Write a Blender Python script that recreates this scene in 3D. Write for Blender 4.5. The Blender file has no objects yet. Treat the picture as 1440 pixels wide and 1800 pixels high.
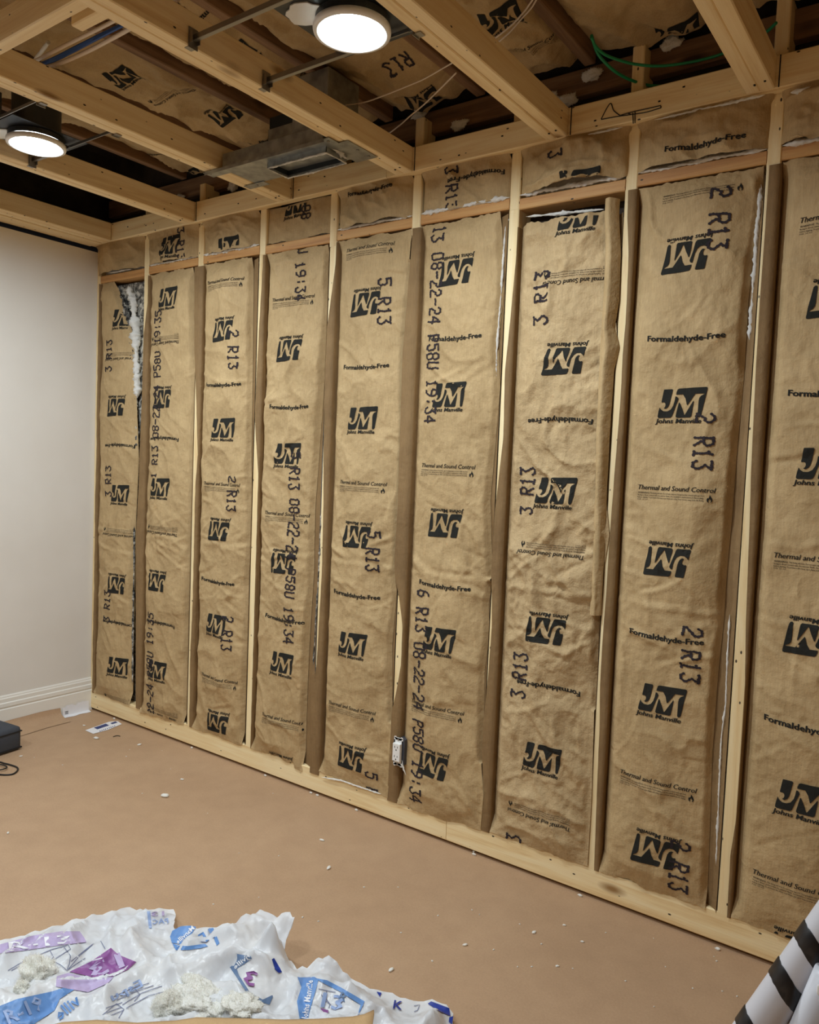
import bpy, bmesh, math, random
import numpy as np
from mathutils import Vector, Matrix, noise
from mathutils.geometry import delaunay_2d_cdt

# ------------------------------------------------------------ camera, world, exposure
SC = bpy.context.scene
COL = SC.collection
CP = np.array([3.77489, -2.37152, 1.38307]); CF = 1367.7167
CR = np.array([[0.8103675, 0.5845000, 0.0407949], [-0.0679502, 0.0245960, 0.9973855], [-0.5819685, 0.8110208, -0.0596487]])
cam_data = bpy.data.cameras.new('camera'); cam = bpy.data.objects.new('camera', cam_data); COL.objects.link(cam)
cam_data.sensor_fit = 'VERTICAL'; cam_data.sensor_height = 36.0; cam_data.lens = CF / 1800 * 36
cam_data.clip_start = 0.05
m = Matrix.Identity(4)
for i in range(3):
    m[i][0] = CR[0][i]; m[i][1] = CR[1][i]; m[i][2] = -CR[2][i]; m[i][3] = CP[i]
cam.matrix_world = m
SC.camera = cam
w = bpy.data.worlds.new('world'); SC.world = w; w.use_nodes = True
w.node_tree.nodes['Background'].inputs[0].default_value = (0.75, 0.8, 0.9, 1)
w.node_tree.nodes['Background'].inputs[1].default_value = 0.05
SC.view_settings.view_transform = 'Standard'; SC.view_settings.look = 'None'
SC.view_settings.gamma = 1.0; SC.view_settings.use_curve_mapping = False
SC.view_settings.exposure = 1.68
LIGHT_SPOTS = [(2.455, -0.86), (1.035, -0.89), (1.04, -2.35), (2.46, -2.35)]  # last two are out of view, added to help light the room
LIGHT_POWER = 100.0
SC.cycles.use_denoising = True
SC.cycles.max_bounces = 8; SC.cycles.diffuse_bounces = 5
SC.cycles.sample_clamp_indirect = 8.0


def at(px, py, axis, val):
    """point of the real plane (axis = val) seen at pixel (px, py) of the photograph"""
    d = np.array([(px - 720) / CF, -(py - 900) / CF, 1.0]) @ CR
    t = (val - CP[axis]) / d[axis]
    return CP + t * d


RNG = random.Random(7)

# ------------------------------------------------------------ materials
def srgb(r, g, b):
    f = lambda c: (c / 255 / 12.92) if c <= 10 else ((c / 255 + 0.055) / 1.055) ** 2.4
    return (f(r), f(g), f(b), 1)


class NT:
    def __init__(s, name):
        s.m = bpy.data.materials.new(name); s.m.use_nodes = True
        s.t = s.m.node_tree; s.b = s.t.nodes['Principled BSDF']
    def n(s, typ, **kw):
        o = s.t.nodes.new(typ)
        for k, v in kw.items():
            if k.startswith('i_'):
                key = k[2:]; key = int(key) if key.isdigit() else key
                o.inputs[key].default_value = v
            else: setattr(o, k, v)
        return o
    def l(s, a, b): s.t.links.new(a, b)
    def ramp(s, fac, stops):
        r = s.n('ShaderNodeValToRGB'); cr = r.color_ramp
        while len(cr.elements) < len(stops): cr.elements.new(0.5)
        for e, (p, c) in zip(cr.elements, stops): e.position = p; e.color = c
        s.l(fac, r.inputs[0]); return r.outputs[0]
    def coords(s, scale=(1, 1, 1), rnd=True, kind='Object'):
        tc = s.n('ShaderNodeTexCoord'); mp = s.n('ShaderNodeMapping'); mp.inputs['Scale'].default_value = scale
        if rnd:
            oi = s.n('ShaderNodeObjectInfo'); mu = s.n('ShaderNodeVectorMath', operation='SCALE')
            cb = s.n('ShaderNodeCombineXYZ')
            s.l(oi.outputs['Random'], cb.inputs[0]); s.l(oi.outputs['Random'], cb.inputs[1]); s.l(oi.outputs['Random'], cb.inputs[2])
            s.l(cb.outputs[0], mu.inputs[0]); mu.inputs['Scale'].default_value = 37.0
            ad = s.n('ShaderNodeVectorMath', operation='ADD')
            s.l(tc.outputs[kind], ad.inputs[0]); s.l(mu.outputs[0], ad.inputs[1]); s.l(ad.outputs[0], mp.inputs[0])
        else: s.l(tc.outputs[kind], mp.inputs[0])
        return mp.outputs[0]
    def noise(s, vec, scale, detail=3, rough=0.5, dist=0.0):
        o = s.n('ShaderNodeTexNoise'); o.inputs['Scale'].default_value = scale; o.inputs['Detail'].default_value = detail
        o.inputs['Roughness'].default_value = rough; o.inputs['Distortion'].default_value = dist
        s.l(vec, o.inputs['Vector']); return o.outputs[0]
    def mix(s, fac, a, b, mode='MIX'):
        o = s.n('ShaderNodeMix', data_type='RGBA', blend_type=mode)
        for k, v in ((0, fac), (6, a), (7, b)):
            if hasattr(v, 'is_linked'): s.l(v, o.inputs[k])
            else: o.inputs[k].default_value = v
        return o.outputs[2]
    def bump(s, h, strength=0.3, dist=0.002, prev=None):
        o = s.n('ShaderNodeBump'); o.inputs['Strength'].default_value = strength; o.inputs['Distance'].default_value = dist
        s.l(h, o.inputs['Height'])
        if prev is not None: s.l(prev, o.inputs['Normal'])
        return o.outputs[0]
    def done(s, color=None, rough=None, normal=None, **kw):
        if color is not None:
            if hasattr(color, 'is_linked'): s.l(color, s.b.inputs['Base Color'])
            else: s.b.inputs['Base Color'].default_value = color
        if rough is not None: s.b.inputs['Roughness'].default_value = rough
        if normal is not None: s.l(normal, s.b.inputs['Normal'])
        for k, v in kw.items(): s.b.inputs[k.replace('_', ' ')].default_value = v
        return s.m


def plain(name, c, rough=0.6, metal=0.0, **kw):
    t = NT(name); return t.done(c, rough, Metallic=metal, **kw)


def wood(name, light, mid, dark, specks=True, rough=0.6):
    t = NT(name)
    v = t.coords((1, 1, 1))
    sc = t.n('ShaderNodeVectorMath', operation='MULTIPLY'); sc.inputs[1].default_value = (0.9, 14, 14); t.l(v, sc.inputs[0])
    grain = t.noise(sc.outputs[0], 2.2, 4, 0.6, 0.6)
    sc2 = t.n('ShaderNodeVectorMath', operation='MULTIPLY'); sc2.inputs[1].default_value = (3, 120, 120); t.l(v, sc2.inputs[0])
    fib = t.noise(sc2.outputs[0], 2.0, 3, 0.6)
    c = t.ramp(grain, [(0.28, dark), (0.46, mid), (0.62, light)])
    c = t.mix(0.18, c, t.ramp(fib, [(0.35, dark), (0.65, light)]))
    kn = t.n('ShaderNodeTexVoronoi', feature='F1'); sck = t.n('ShaderNodeVectorMath', operation='MULTIPLY')
    sck.inputs[1].default_value = (2.3, 6, 6); t.l(v, sck.inputs[0]); t.l(sck.outputs[0], kn.inputs['Vector']); kn.inputs['Scale'].default_value = 1.0
    kf = t.ramp(kn.outputs['Distance'], [(0.05, (1, 1, 1, 1)), (0.13, (0, 0, 0, 1))])
    c = t.mix(kf, c, (dark[0] * 0.45, dark[1] * 0.38, dark[2] * 0.3, 1))
    if specks:
        sp = t.n('ShaderNodeTexVoronoi', feature='F1'); scs = t.n('ShaderNodeVectorMath', operation='MULTIPLY')
        scs.inputs[1].default_value = (1, 1.9, 1.9); t.l(v, scs.inputs[0]); t.l(scs.outputs[0], sp.inputs['Vector']); sp.inputs['Scale'].default_value = 17.0
        sf = t.ramp(sp.outputs['Distance'], [(0.07, (1, 1, 1, 1)), (0.10, (0, 0, 0, 1))])
        c = t.mix(sf, c, (0.05, 0.035, 0.02, 1))
    nb = t.bump(fib, 0.25, 0.0015)
    return t.done(c, rough, nb)


def kraft(name, light, dark, crinkle=1.0):
    t = NT(name)
    v = t.coords((1, 1, 1), rnd=True)
    big = t.noise(v, 7, 4, 0.6)
    sc = t.n('ShaderNodeVectorMath', operation='MULTIPLY'); sc.inputs[1].default_value = (260, 260, 22); t.l(v, sc.inputs[0])
    fib = t.noise(sc.outputs[0], 1.0, 3, 0.7)
    c = t.ramp(big, [(0.3, dark), (0.7, light)])
    c = t.mix(0.28, c, t.ramp(fib, [(0.3, (dark[0] * .8, dark[1] * .8, dark[2] * .8, 1)), (0.7, (light[0] * 1.12, light[1] * 1.12, light[2] * 1.12, 1))]))
    cr = t.n('ShaderNodeTexNoise', noise_type='RIDGED_MULTIFRACTAL'); cr.inputs['Scale'].default_value = 20; cr.inputs['Detail'].default_value = 5
    cr.inputs['Distortion'].default_value = 0.7
    t.l(v, cr.inputs['Vector'])
    nb = t.bump(cr.outputs[0], 0.4 * crinkle, 0.005)
    n2 = t.noise(v, 42, 4, 0.65)
    nb = t.bump(n2, 0.45 * crinkle, 0.0045, nb)
    nb = t.bump(fib, 0.15, 0.0006, nb)
    return t.done(c, 0.72, nb, Specular_IOR_Level=0.25)


M = {}
M['lumber'] = wood('new_lumber', srgb(253, 235, 190), srgb(246, 222, 170), srgb(224, 188, 130))
M['joist'] = wood('joist_lumber', srgb(252, 232, 190), srgb(244, 220, 172), srgb(222, 188, 134))
M['orange'] = wood('orange_lumber', srgb(214, 168, 108), srgb(202, 150, 92), srgb(168, 116, 66))
M['old'] = wood('old_lumber', srgb(148, 116, 86), srgb(124, 94, 68), srgb(92, 68, 48), specks=False, rough=0.8)
M['kraft'] = kraft('kraft_facing', srgb(201, 174, 130), srgb(170, 144, 103), 1.8)
M['kraft_rough'] = kraft('kraft_facing_wrinkled', srgb(204, 178, 136), srgb(172, 147, 108), 2.6)
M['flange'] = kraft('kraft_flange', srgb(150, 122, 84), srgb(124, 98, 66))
M['ink'] = plain('black_print', srgb(46, 46, 43), 0.9, Specular_IOR_Level=0.08)
M['stamp'] = plain('stamp_ink', srgb(56, 50, 54), 0.9, Specular_IOR_Level=0.08)
M['marker'] = plain('black_marker', srgb(24, 22, 20), 0.5)
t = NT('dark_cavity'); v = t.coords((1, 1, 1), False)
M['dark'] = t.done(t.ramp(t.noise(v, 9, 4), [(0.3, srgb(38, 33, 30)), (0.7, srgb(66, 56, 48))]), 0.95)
t = NT('fiberglass'); v = t.coords((1, 1, 1), False); nz = t.noise(v, 60, 6, 0.7, 0.4)
M['fluff'] = t.done(t.ramp(nz, [(0.3, srgb(248, 247, 240)), (0.6, srgb(255, 255, 252))]), 0.95, t.bump(nz, 0.35, 0.004))
tr = t.n('ShaderNodeBsdfTranslucent'); tr.inputs[0].default_value = srgb(250, 248, 238)
mx = t.n('ShaderNodeMixShader'); mx.inputs[0].default_value = 0.30
t.l(t.b.outputs[0], mx.inputs[1]); t.l(tr.outputs[0], mx.inputs[2]); t.l(mx.outputs[0], t.t.nodes['Material Output'].inputs[0])
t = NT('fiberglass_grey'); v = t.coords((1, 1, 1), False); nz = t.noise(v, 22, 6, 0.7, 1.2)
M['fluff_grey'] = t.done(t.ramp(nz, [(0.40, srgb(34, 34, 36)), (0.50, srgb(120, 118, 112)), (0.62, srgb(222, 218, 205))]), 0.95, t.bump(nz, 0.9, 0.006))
t = NT('plaster_paint'); v = t.coords((1, 1, 1), False)
M['plaster'] = t.done(t.ramp(t.noise(v, 3, 3), [(0.3, srgb(226, 222, 215)), (0.7, srgb(232, 229, 223))]), 0.55, t.bump(t.noise(v, 180, 3), 0.12, 0.001))
M['trim'] = plain('white_trim_paint', srgb(238, 236, 229), 0.35)
t = NT('floor_paper'); v = t.coords((1, 1, 1), False)
big = t.noise(v, 1.6, 4, 0.6); fine = t.noise(v, 160, 3, 0.6); med = t.noise(v, 11, 4, 0.6)
c = t.ramp(big, [(0.3, srgb(172, 141, 112)), (0.7, srgb(184, 153, 123))])
c = t.mix(0.16, c, t.ramp(fine, [(0.3, srgb(150, 116, 82)), (0.7, srgb(210, 176, 138))]))
c = t.mix(0.15, c, t.ramp(med, [(0.35, srgb(160, 126, 92)), (0.65, srgb(200, 164, 126))]))
M['floor'] = t.done(c, 0.6, t.bump(fine, 0.12, 0.0008, t.bump(med, 0.25, 0.004)))
t = NT('galvanised_steel'); v = t.coords((1, 1, 1), False); nz = t.noise(v, 25, 3)
M['steel'] = t.done(t.ramp(nz, [(0.3, srgb(132, 134, 132)), (0.7, srgb(176, 178, 174))]), 0.42, None, Metallic=0.75)
M['darksteel'] = plain('can_steel', srgb(70, 72, 74), 0.45, 0.7)
M['barsteel'] = plain('bar_steel', srgb(150, 146, 140), 0.35, 0.85)
M['white'] = plain('white_plastic', srgb(240, 240, 238), 0.35)
M['black'] = plain('black_plastic', srgb(22, 22, 24), 0.45)
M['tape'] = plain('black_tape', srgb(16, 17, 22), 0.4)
M['greypaint'] = plain('pale_grey_paint', srgb(206, 207, 214), 0.35)
M['fabric'] = plain('charcoal_fabric', srgb(62, 66, 74), 0.85)
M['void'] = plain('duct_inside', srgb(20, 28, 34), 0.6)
M['wire_w'] = plain('white_cable', srgb(226, 212, 196), 0.5)
M['wire_b'] = plain('blue_cable', srgb(40, 84, 156), 0.5)
M['wire_g'] = plain('green_cable', srgb(20, 140, 92), 0.45)
M['blue_ink'] = plain('blue_print', srgb(100, 146, 206), 0.4)
M['blue_deep'] = plain('deep_blue_print', srgb(30, 58, 150), 0.4)
M['blue_box'] = plain('blue_box_plastic', srgb(72, 74, 82), 0.5)
M['blue_pale'] = plain('pale_blue_print', srgb(150, 172, 214), 0.4)
M['blue_grey'] = plain('muted_blue_print', srgb(98, 124, 160), 0.4)
M['purple'] = plain('purple_print', srgb(140, 84, 150), 0.4)
M['purple_pale'] = plain('pale_purple_print', srgb(186, 170, 208), 0.4)
M['line_ink'] = plain('line_drawing_ink', srgb(104, 112, 146), 0.5)
M['paper_white'] = plain('white_paper', srgb(236, 237, 242), 0.5)
M['label_blue'] = plain('label_blue', srgb(40, 62, 120), 0.5)
M['mud'] = plain('joint_compound', srgb(222, 220, 212), 0.8)
M['cardboard'] = kraft('cardboard', srgb(206, 174, 130), srgb(188, 154, 112), 0.4)
t = NT('emitting_lens'); t.b.inputs['Base Color'].default_value = (1, 1, 1, 1)
t.b.inputs['Emission Color'].default_value = (0.86, 0.95, 1.0, 1); t.b.inputs['Emission Strength'].default_value = LIGHT_POWER
M['lens'] = t.m
t = NT('poly_film'); v = t.coords((1, 1, 1), False)
cr = t.n('ShaderNodeTexNoise', noise_type='RIDGED_MULTIFRACTAL'); cr.inputs['Scale'].default_value = 16; cr.inputs['Detail'].default_value = 6; cr.inputs['Distortion'].default_value = 0.8
t.l(v, cr.inputs['Vector'])
nb = t.bump(cr.outputs[0], 0.6, 0.008)
t.done(t.ramp(t.noise(v, 8, 4), [(0.3, srgb(232, 237, 244)), (0.7, srgb(246, 248, 250))]), 0.30, nb, Specular_IOR_Level=0.5)
tr = t.n('ShaderNodeBsdfTranslucent'); tr.inputs[0].default_value = srgb(236, 240, 246)
mx = t.n('ShaderNodeMixShader'); mx.inputs[0].default_value = 0.25
t.l(t.b.outputs[0], mx.inputs[1]); t.l(tr.outputs[0], mx.inputs[2]); t.l(mx.outputs[0], t.t.nodes['Material Output'].inputs[0])
M['film'] = t.m

# ------------------------------------------------------------ object helpers
def link(name, me, mat, parent=None, smooth=False):
    o = bpy.data.objects.new(name, me); COL.objects.link(o)
    if mat is not None: me.materials.append(M[mat] if isinstance(mat, str) else mat)
    if smooth: me.shade_smooth()
    if parent is not None: o.parent = parent
    return o


def from_bm(name, bm, mat, parent=None, smooth=False):
    bmesh.ops.recalc_face_normals(bm, faces=bm.faces)
    me = bpy.data.meshes.new(name); bm.to_mesh(me); bm.free()
    return link(name, me, mat, parent, smooth)


def from_py(name, vs, fs, mat, parent=None, smooth=False):
    me = bpy.data.meshes.new(name); me.from_pydata([tuple(map(float, q)) for q in vs], [], fs); me.update()
    return link(name, me, mat, parent, smooth)


def tag(o, label=None, cat=None, group=None, kind=None):
    if label: o['label'] = label
    if cat: o['category'] = cat
    if group: o['group'] = group
    if kind: o['kind'] = kind
    return o


def empty(name, loc=(0, 0, 0), rz=0.0):
    o = bpy.data.objects.new(name, None); COL.objects.link(o); o.location = loc; o.rotation_euler = (0, 0, rz)
    o.empty_display_size = 0.05
    return o


def boxbm(bm, c, s, rot=None, bevel=0.0):
    r = bmesh.ops.create_cube(bm, size=1.0)
    vs = r['verts']
    bmesh.ops.scale(bm, vec=s, verts=vs)
    if bevel > 0:
        es = list({e for v_ in vs for e in v_.link_edges})
        rr = bmesh.ops.bevel(bm, geom=es, offset=bevel, segments=2, affect='EDGES', profile=0.6)
        vs = list({v_ for f in rr['faces'] for v_ in f.verts} | {v_ for v_ in vs if v_.is_valid})
    if rot is not None: bmesh.ops.rotate(bm, matrix=rot, verts=vs)
    bmesh.ops.translate(bm, vec=c, verts=vs)
    return vs


def box(name, lo, hi, mat, parent=None, bevel=0.0015):
    bm = bmesh.new()
    c = [(a + b) / 2 for a, b in zip(lo, hi)]; s = [b - a for a, b in zip(lo, hi)]
    boxbm(bm, c, s, None, bevel)
    return from_bm(name, bm, mat, parent)


def board(name, p0, p1, wdt, thk, mat, parent=None, wdir=(0, 0, 1), bevel=0.003, seed=None, segs=10, warp=0.0):
    """sawn board from p0 to p1: local X is the grain; wdt along wdir, thk along the third axis"""
    p0 = Vector(p0); p1 = Vector(p1); L = (p1 - p0).length
    X = (p1 - p0).normalized(); Y = Vector(wdir); Y = (Y - X * Y.dot(X)).normalized(); Z = X.cross(Y)
    bm = bmesh.new()
    prof = []
    b = bevel
    for sx, sy in ((1, 1), (-1, 1), (-1, -1), (1, -1)):
        a = (sx * (wdt / 2 - b), sy * thk / 2); c = (sx * wdt / 2, sy * (thk / 2 - b))
        prof += [c, a] if sx * sy > 0 else [a, c]
    rg = random.Random(seed if seed is not None else RNG.random())
    ph = rg.random() * 100
    rings = []
    for k in range(segs + 1):
        x = L * k / segs
        dy = warp * noise.noise((x * 0.7 + ph, 0, 0)); dz = warp * noise.noise((x * 0.7 + ph, 5, 0))
        rings.append([bm.verts.new((x, q[0] + dy, q[1] + dz)) for q in prof])
    n = len(prof)
    for a, c in zip(rings, rings[1:]):
        for i in range(n): bm.faces.new((a[i], a[(i + 1) % n], c[(i + 1) % n], c[i]))
    bm.faces.new(rings[0]); bm.faces.new(rings[-1][::-1])
    o = from_bm(name, bm, mat, parent)
    mw = Matrix(((X.x, Y.x, Z.x, p0.x), (X.y, Y.y, Z.y, p0.y), (X.z, Y.z, Z.z, p0.z), (0, 0, 0, 1)))
    if parent is not None: o.matrix_basis = Matrix.Translation(-Vector(parent.location)) @ mw
    else: o.matrix_basis = mw
    return o


def tube(name, pts, r, mat, parent=None, sides=8, jitter=0.0, taper=None, cyc=False):
    P = [Vector(q) for q in pts]
    # smooth resample
    out = []
    for i in range(len(P) - 1):
        a = P[max(i - 1, 0)]; b = P[i]; c = P[i + 1]; d = P[min(i + 2, len(P) - 1)]
        for k in range(6):
            s = k / 6
            out.append(0.5 * ((2 * b) + (c - a) * s + (2 * a - 5 * b + 4 * c - d) * s * s + (3 * b - a - 3 * c + d) * s ** 3))
    out.append(P[-1]); P = out
    bm = bmesh.new(); rings = []
    up = Vector((0, 0, 1))
    for i, q in enumerate(P):
        tg = (P[min(i + 1, len(P) - 1)] - P[max(i - 1, 0)]).normalized()
        sd = tg.cross(up)
        if sd.length < 0.05: sd = tg.cross(Vector((1, 0, 0)))
        sd.normalize(); u2 = sd.cross(tg)
        rr = r * (taper(i / (len(P) - 1)) if taper else 1)
        rings.append([bm.verts.new(q + (sd * math.cos(2 * math.pi * k / sides) + u2 * math.sin(2 * math.pi * k / sides)) * rr * (1 + jitter * noise.noise(q * 60 + Vector((k * 3.1, 0, 0))))) for k in range(sides)])
    for a, c in zip(rings, rings[1:]):
        for k in range(sides): bm.faces.new((a[k], a[(k + 1) % sides], c[(k + 1) % sides], c[k]))
    bm.faces.new(rings[0]); bm.faces.new(rings[-1][::-1])
    off = Vector(parent.location) if parent is not None else Vector((0, 0, 0))
    if off.length: bmesh.ops.translate(bm, vec=-off, verts=bm.verts)
    return from_bm(name, bm, mat, parent, True)


def lathe(bm, prof, seg=40, c=(0, 0, 0), axis=None):
    rings = []
    for r, z in prof:
        rings.append([bm.verts.new((c[0] + r * math.cos(2 * math.pi * k / seg), c[1] + r * math.sin(2 * math.pi * k / seg), c[2] + z)) for k in range(seg)])
    for a, b in zip(rings, rings[1:]):
        for k in range(seg): bm.faces.new((a[k], a[(k + 1) % seg], b[(k + 1) % seg], b[k]))
    return rings


def clump(name, c, s, mat='fluff', parent=None, sub=4, amp=0.45, seed=0, freq=2.2):
    bm = bmesh.new(); bmesh.ops.create_icosphere(bm, subdivisions=sub, radius=1.0)
    off = Vector((seed * 7.3, seed * 3.1, 0))
    for v_ in bm.verts:
        n = v_.co.normalized()
        d = noise.fractal(n * freq * 0.6 + off, 0.9, 2.0, 3) * amp * 0.8 + 0.05 * noise.noise(n * 9 + off) + 0.03 * noise.noise(n * 26 + off)
        q = n * (1 + d)
        v_.co = (q.x * s[0] + c[0], q.y * s[1] + c[1], q.z * s[2] + c[2])
    rg = random.Random(seed)                        # loose fibres standing off the surface
    vs = list(bm.verts)
    nf = 40 if sub < 3 else (900 if sub < 5 else 7000)
    wd = 0.0004
    for _ in range(nf):
        v_ = rg.choice(vs); n = Vector((rg.gauss(0, 1), rg.gauss(0, 1), rg.gauss(0, 1) + 0.5)).normalized()
        a = v_.co.copy(); L = min(s) * rg.uniform(0.15, 0.45); sd = n.orthogonal().normalized() * wd
        b = a + n * L * 0.6; e = b + (n + Vector((rg.gauss(0, 1), rg.gauss(0, 1), rg.gauss(0, 1)))).normalized() * L * 0.5
        q = [bm.verts.new(a - sd), bm.verts.new(a + sd), bm.verts.new(b + sd * .8), bm.verts.new(b - sd * .8), bm.verts.new(e)]
        bm.faces.new(q[:4]); bm.faces.new((q[3], q[2], q[4]))
    return from_bm(name, bm, mat, parent, True)


def fluff_strip(name, pts, r, parent=None, seed=0, mat='fluff', amp=0.9):
    P = [Vector(q) for q in pts]
    out = []
    for a, b in zip(P, P[1:]):
        n = max(2, int((b - a).length / 0.006))
        out += [a.lerp(b, k / n) for k in range(n)]
    out.append(P[-1])
    bm = bmesh.new(); rings = []; S = 9
    for i, q in enumerate(out):
        tg = (out[min(i + 1, len(out) - 1)] - out[max(i - 1, 0)]).normalized()
        sd = tg.cross(Vector((0, 1, 0.01))).normalized(); u2 = sd.cross(tg)
        base = r * (0.75 + 0.6 * noise.noise(q * 18 + Vector((seed * 5.0, 0, 0))))
        e = min(1, (min(i, len(out) - 1 - i) + 0.3) / 4)
        rings.append([bm.verts.new(q + (sd * math.cos(2 * math.pi * k / S) + u2 * math.sin(2 * math.pi * k / S)) * base * e * (1 + amp * noise.fractal(q * 70 + Vector((k * 1.3, seed, 0)), 0.8, 2, 3))) for k in range(S)])
    for a, c in zip(rings, rings[1:]):
        for k in range(S): bm.faces.new((a[k], a[(k + 1) % S], c[(k + 1) % S], c[k]))
    return from_bm(name, bm, mat, parent, True)


# ------------------------------------------------------------ print (flat ink laid on the real surface)
def curve_mesh(fn):
    cu = bpy.data.curves.new('tmp', 'FONT' if fn == 'F' else 'CURVE')
    return cu


def eval_curve(cu):
    o = bpy.data.objects.new('tmp', cu); COL.objects.link(o)
    dg = bpy.context.evaluated_depsgraph_get(); ev = o.evaluated_get(dg); me = ev.to_mesh()
    bm = bmesh.new(); bm.from_mesh(me); ev.to_mesh_clear()
    bpy.data.objects.remove(o); bpy.data.curves.remove(cu)
    return bm


def cut_grid(bm, step):
    if not bm.verts: return
    xs = [v_.co.x for v_ in bm.verts]; ys = [v_.co.y for v_ in bm.verts]
    for ax, lo, hi in ((0, min(xs), max(xs)), (1, min(ys), max(ys))):
        k = math.ceil(lo / step)
        while k * step < hi:
            co = [0, 0, 0]; no = [0, 0, 0]; co[ax] = k * step; no[ax] = 1
            bmesh.ops.bisect_plane(bm, geom=bm.verts[:] + bm.edges[:] + bm.faces[:], dist=1e-6, plane_co=co, plane_no=no)
            k += 1


TXT = {}
def text_geo(s, width=None, height=None, bold=0.0, shear=0.0, sag=0.0, res=2, step=0.02, spacing=1.0):
    """centred text as (verts2d, faces); width sets the overall width, height the cap height"""
    key = (s, width, height, bold, shear, sag, res, step)
    if key in TXT: return TXT[key]
    cu = bpy.data.curves.new('tmp', 'FONT'); cu.body = s; cu.size = 1; cu.resolution_u = res; cu.offset = bold
    cu.fill_mode = 'FRONT'; cu.space_character = spacing
    bm = eval_curve(cu)
    xs = [v_.co.x for v_ in bm.verts]; ys = [v_.co.y for v_ in bm.verts]
    x0, x1 = min(xs), max(xs); y0, y1 = 0.0, 0.72
    for v_ in bm.verts:
        x = (v_.co.x - x0) / (x1 - x0) - 0.5; y = (v_.co.y - y0) / (y1 - y0) - 0.5
        X = x * width; Y = y * height
        X += shear * Y; Y -= sag * (1 - 4 * x * x)
        v_.co = (X, Y, 0)
    if step: cut_grid(bm, step)
    bm.verts.index_update()
    g = (np.array([v_.co[:2] for v_ in bm.verts]), [[v_.index for v_ in f.verts] for f in bm.faces]); bm.free()
    TXT[key] = g; return g


def poly_geo(polys, step=0.012, bevel=0):
    bm = bmesh.new()
    for P in polys:
        r = delaunay_2d_cdt([Vector(q) for q in P], [], [list(range(len(P)))], 1, 1e-7)
        vs = [bm.verts.new((q[0], q[1], 0)) for q in r[0]]
        for f in r[2]:
            try: bm.faces.new([vs[i] for i in f])
            except ValueError: pass
    if step: cut_grid(bm, step)
    bm.verts.index_update()
    g = (np.array([v_.co[:2] for v_ in bm.verts]), [[v_.index for v_ in f.verts] for f in bm.faces]); bm.free()
    return g


def merge(*gs):
    V = []; F = []; n = 0
    for g, dx, dy, s in gs:
        V.append(np.asarray(g[0]) * s + np.array([dx, dy])); F += [[i + n for i in f] for f in g[1]]; n += len(g[0])
    return (np.concatenate(V), F)


def dots_geo(s, pitch, h, seed=0):
    """ink-jet dot matrix stamp; 5x7 glyphs, written along +x, height h"""
    G = {'0': '01110 10001 10001 10001 10001 10001 01110', '1': '00100 01100 00100 00100 00100 00100 01110',
         '2': '01110 10001 00001 00110 01000 10000 11111', '3': '11111 00010 00100 00010 00001 10001 01110',
         '4': '00010 00110 01010 10010 11111 00010 00010', '5': '11111 10000 11110 00001 00001 10001 01110',
         '6': '00110 01000 10000 11110 10001 10001 01110', '8': '01110 10001 10001 01110 10001 10001 01110',
         '9': '01110 10001 10001 01111 00001 00010 01100', 'R': '11110 10001 10001 11110 10100 10010 10001',
         'P': '11110 10001 10001 11110 10000 10000 10000', 'U': '10001 10001 10001 10001 10001 10001 01110',
         ':': '00000 00100 00100 00000 00100 00100 00000', '-': '00000 00000 00000 11111 00000 00000 00000', ' ': ' '.join(['00000'] * 7)}
    rg = random.Random(seed); V = []; F = []
    n = len(s); dx = pitch / 6.2; dy = h / 7
    for ci, ch in enumerate(s):
        rows = G[ch].split()
        on = [(c, r) for r in range(7) for c in range(5) if rows[r][c] == '1']
        def P(c, r):
            return np.array([(ci + 0.5 - n / 2) * pitch + (c - 2) * dx + rg.gauss(0, dx * .16), (3 - r) * dy + rg.gauss(0, dy * .09)])
        pos = {q: P(*q) for q in on}
        for q in on:
            b = len(V); a0 = rg.random()
            for k in range(7):
                V.append(pos[q] + np.array([math.cos(a0 + k * 0.8976) * dx * 0.72, math.sin(a0 + k * 0.8976) * dy * 0.56]))
            F.append(list(range(b, b + 7)))
            for dd in ((1, 0), (0, 1), (1, 1), (-1, 1)):
                q2 = (q[0] + dd[0], q[1] + dd[1])
                if q2 in pos and (dd[0] == 0 or dd[1] == 0 or ((q[0] + dd[0], q[1]) not in pos and (q[0], q[1] + dd[1]) not in pos)):
                    a = pos[q]; c = pos[q2]; d = c - a; nn = np.array([-d[1], d[0]]); nn = nn / (np.linalg.norm(nn) + 1e-9) * dx * 0.50
                    b = len(V); V += [a - nn, c - nn, c + nn, a + nn]; F.append([b, b + 1, b + 2, b + 3])
    return (np.array(V), F)


L_ = lambda pts: [((x - 792) * 0.143 / 625, -(y - 344) * 0.143 / 625 * 1.12) for x, y in pts]
LOGO_POLYS = [
    L_([(553, 188), (652, 186), (661, 190), (663, 200), (650, 258), (637, 325), (626, 368), (606, 398), (578, 414), (552, 406), (570, 392), (578, 368), (572, 346), (552, 336), (526, 340), (522, 330), (546, 196)]),
    L_([(503, 396), (518, 420), (556, 442), (606, 442), (650, 421), (680, 378), (696, 325), (703, 272), (722, 274), (738, 288), (742, 305), (705, 400), (670, 498), (650, 517), (500, 520), (484, 515), (479, 500), (490, 440)]),
    L_([(714, 228), (728, 192), (748, 182), (1088, 170), (1103, 175), (1106, 192), (1046, 495), (1032, 512), (1012, 514), (1002, 500), (1005, 330), (1013, 292), (1034, 268), (1074, 249), (1070, 243), (960, 246), (864, 376), (856, 368), (836, 300), (800, 249), (712, 251)]),
    L_([(750, 345), (760, 342), (795, 410), (825, 484), (836, 482), (940, 322), (944, 340), (921, 498), (904, 515), (730, 517), (716, 503), (718, 485)])]
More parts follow.
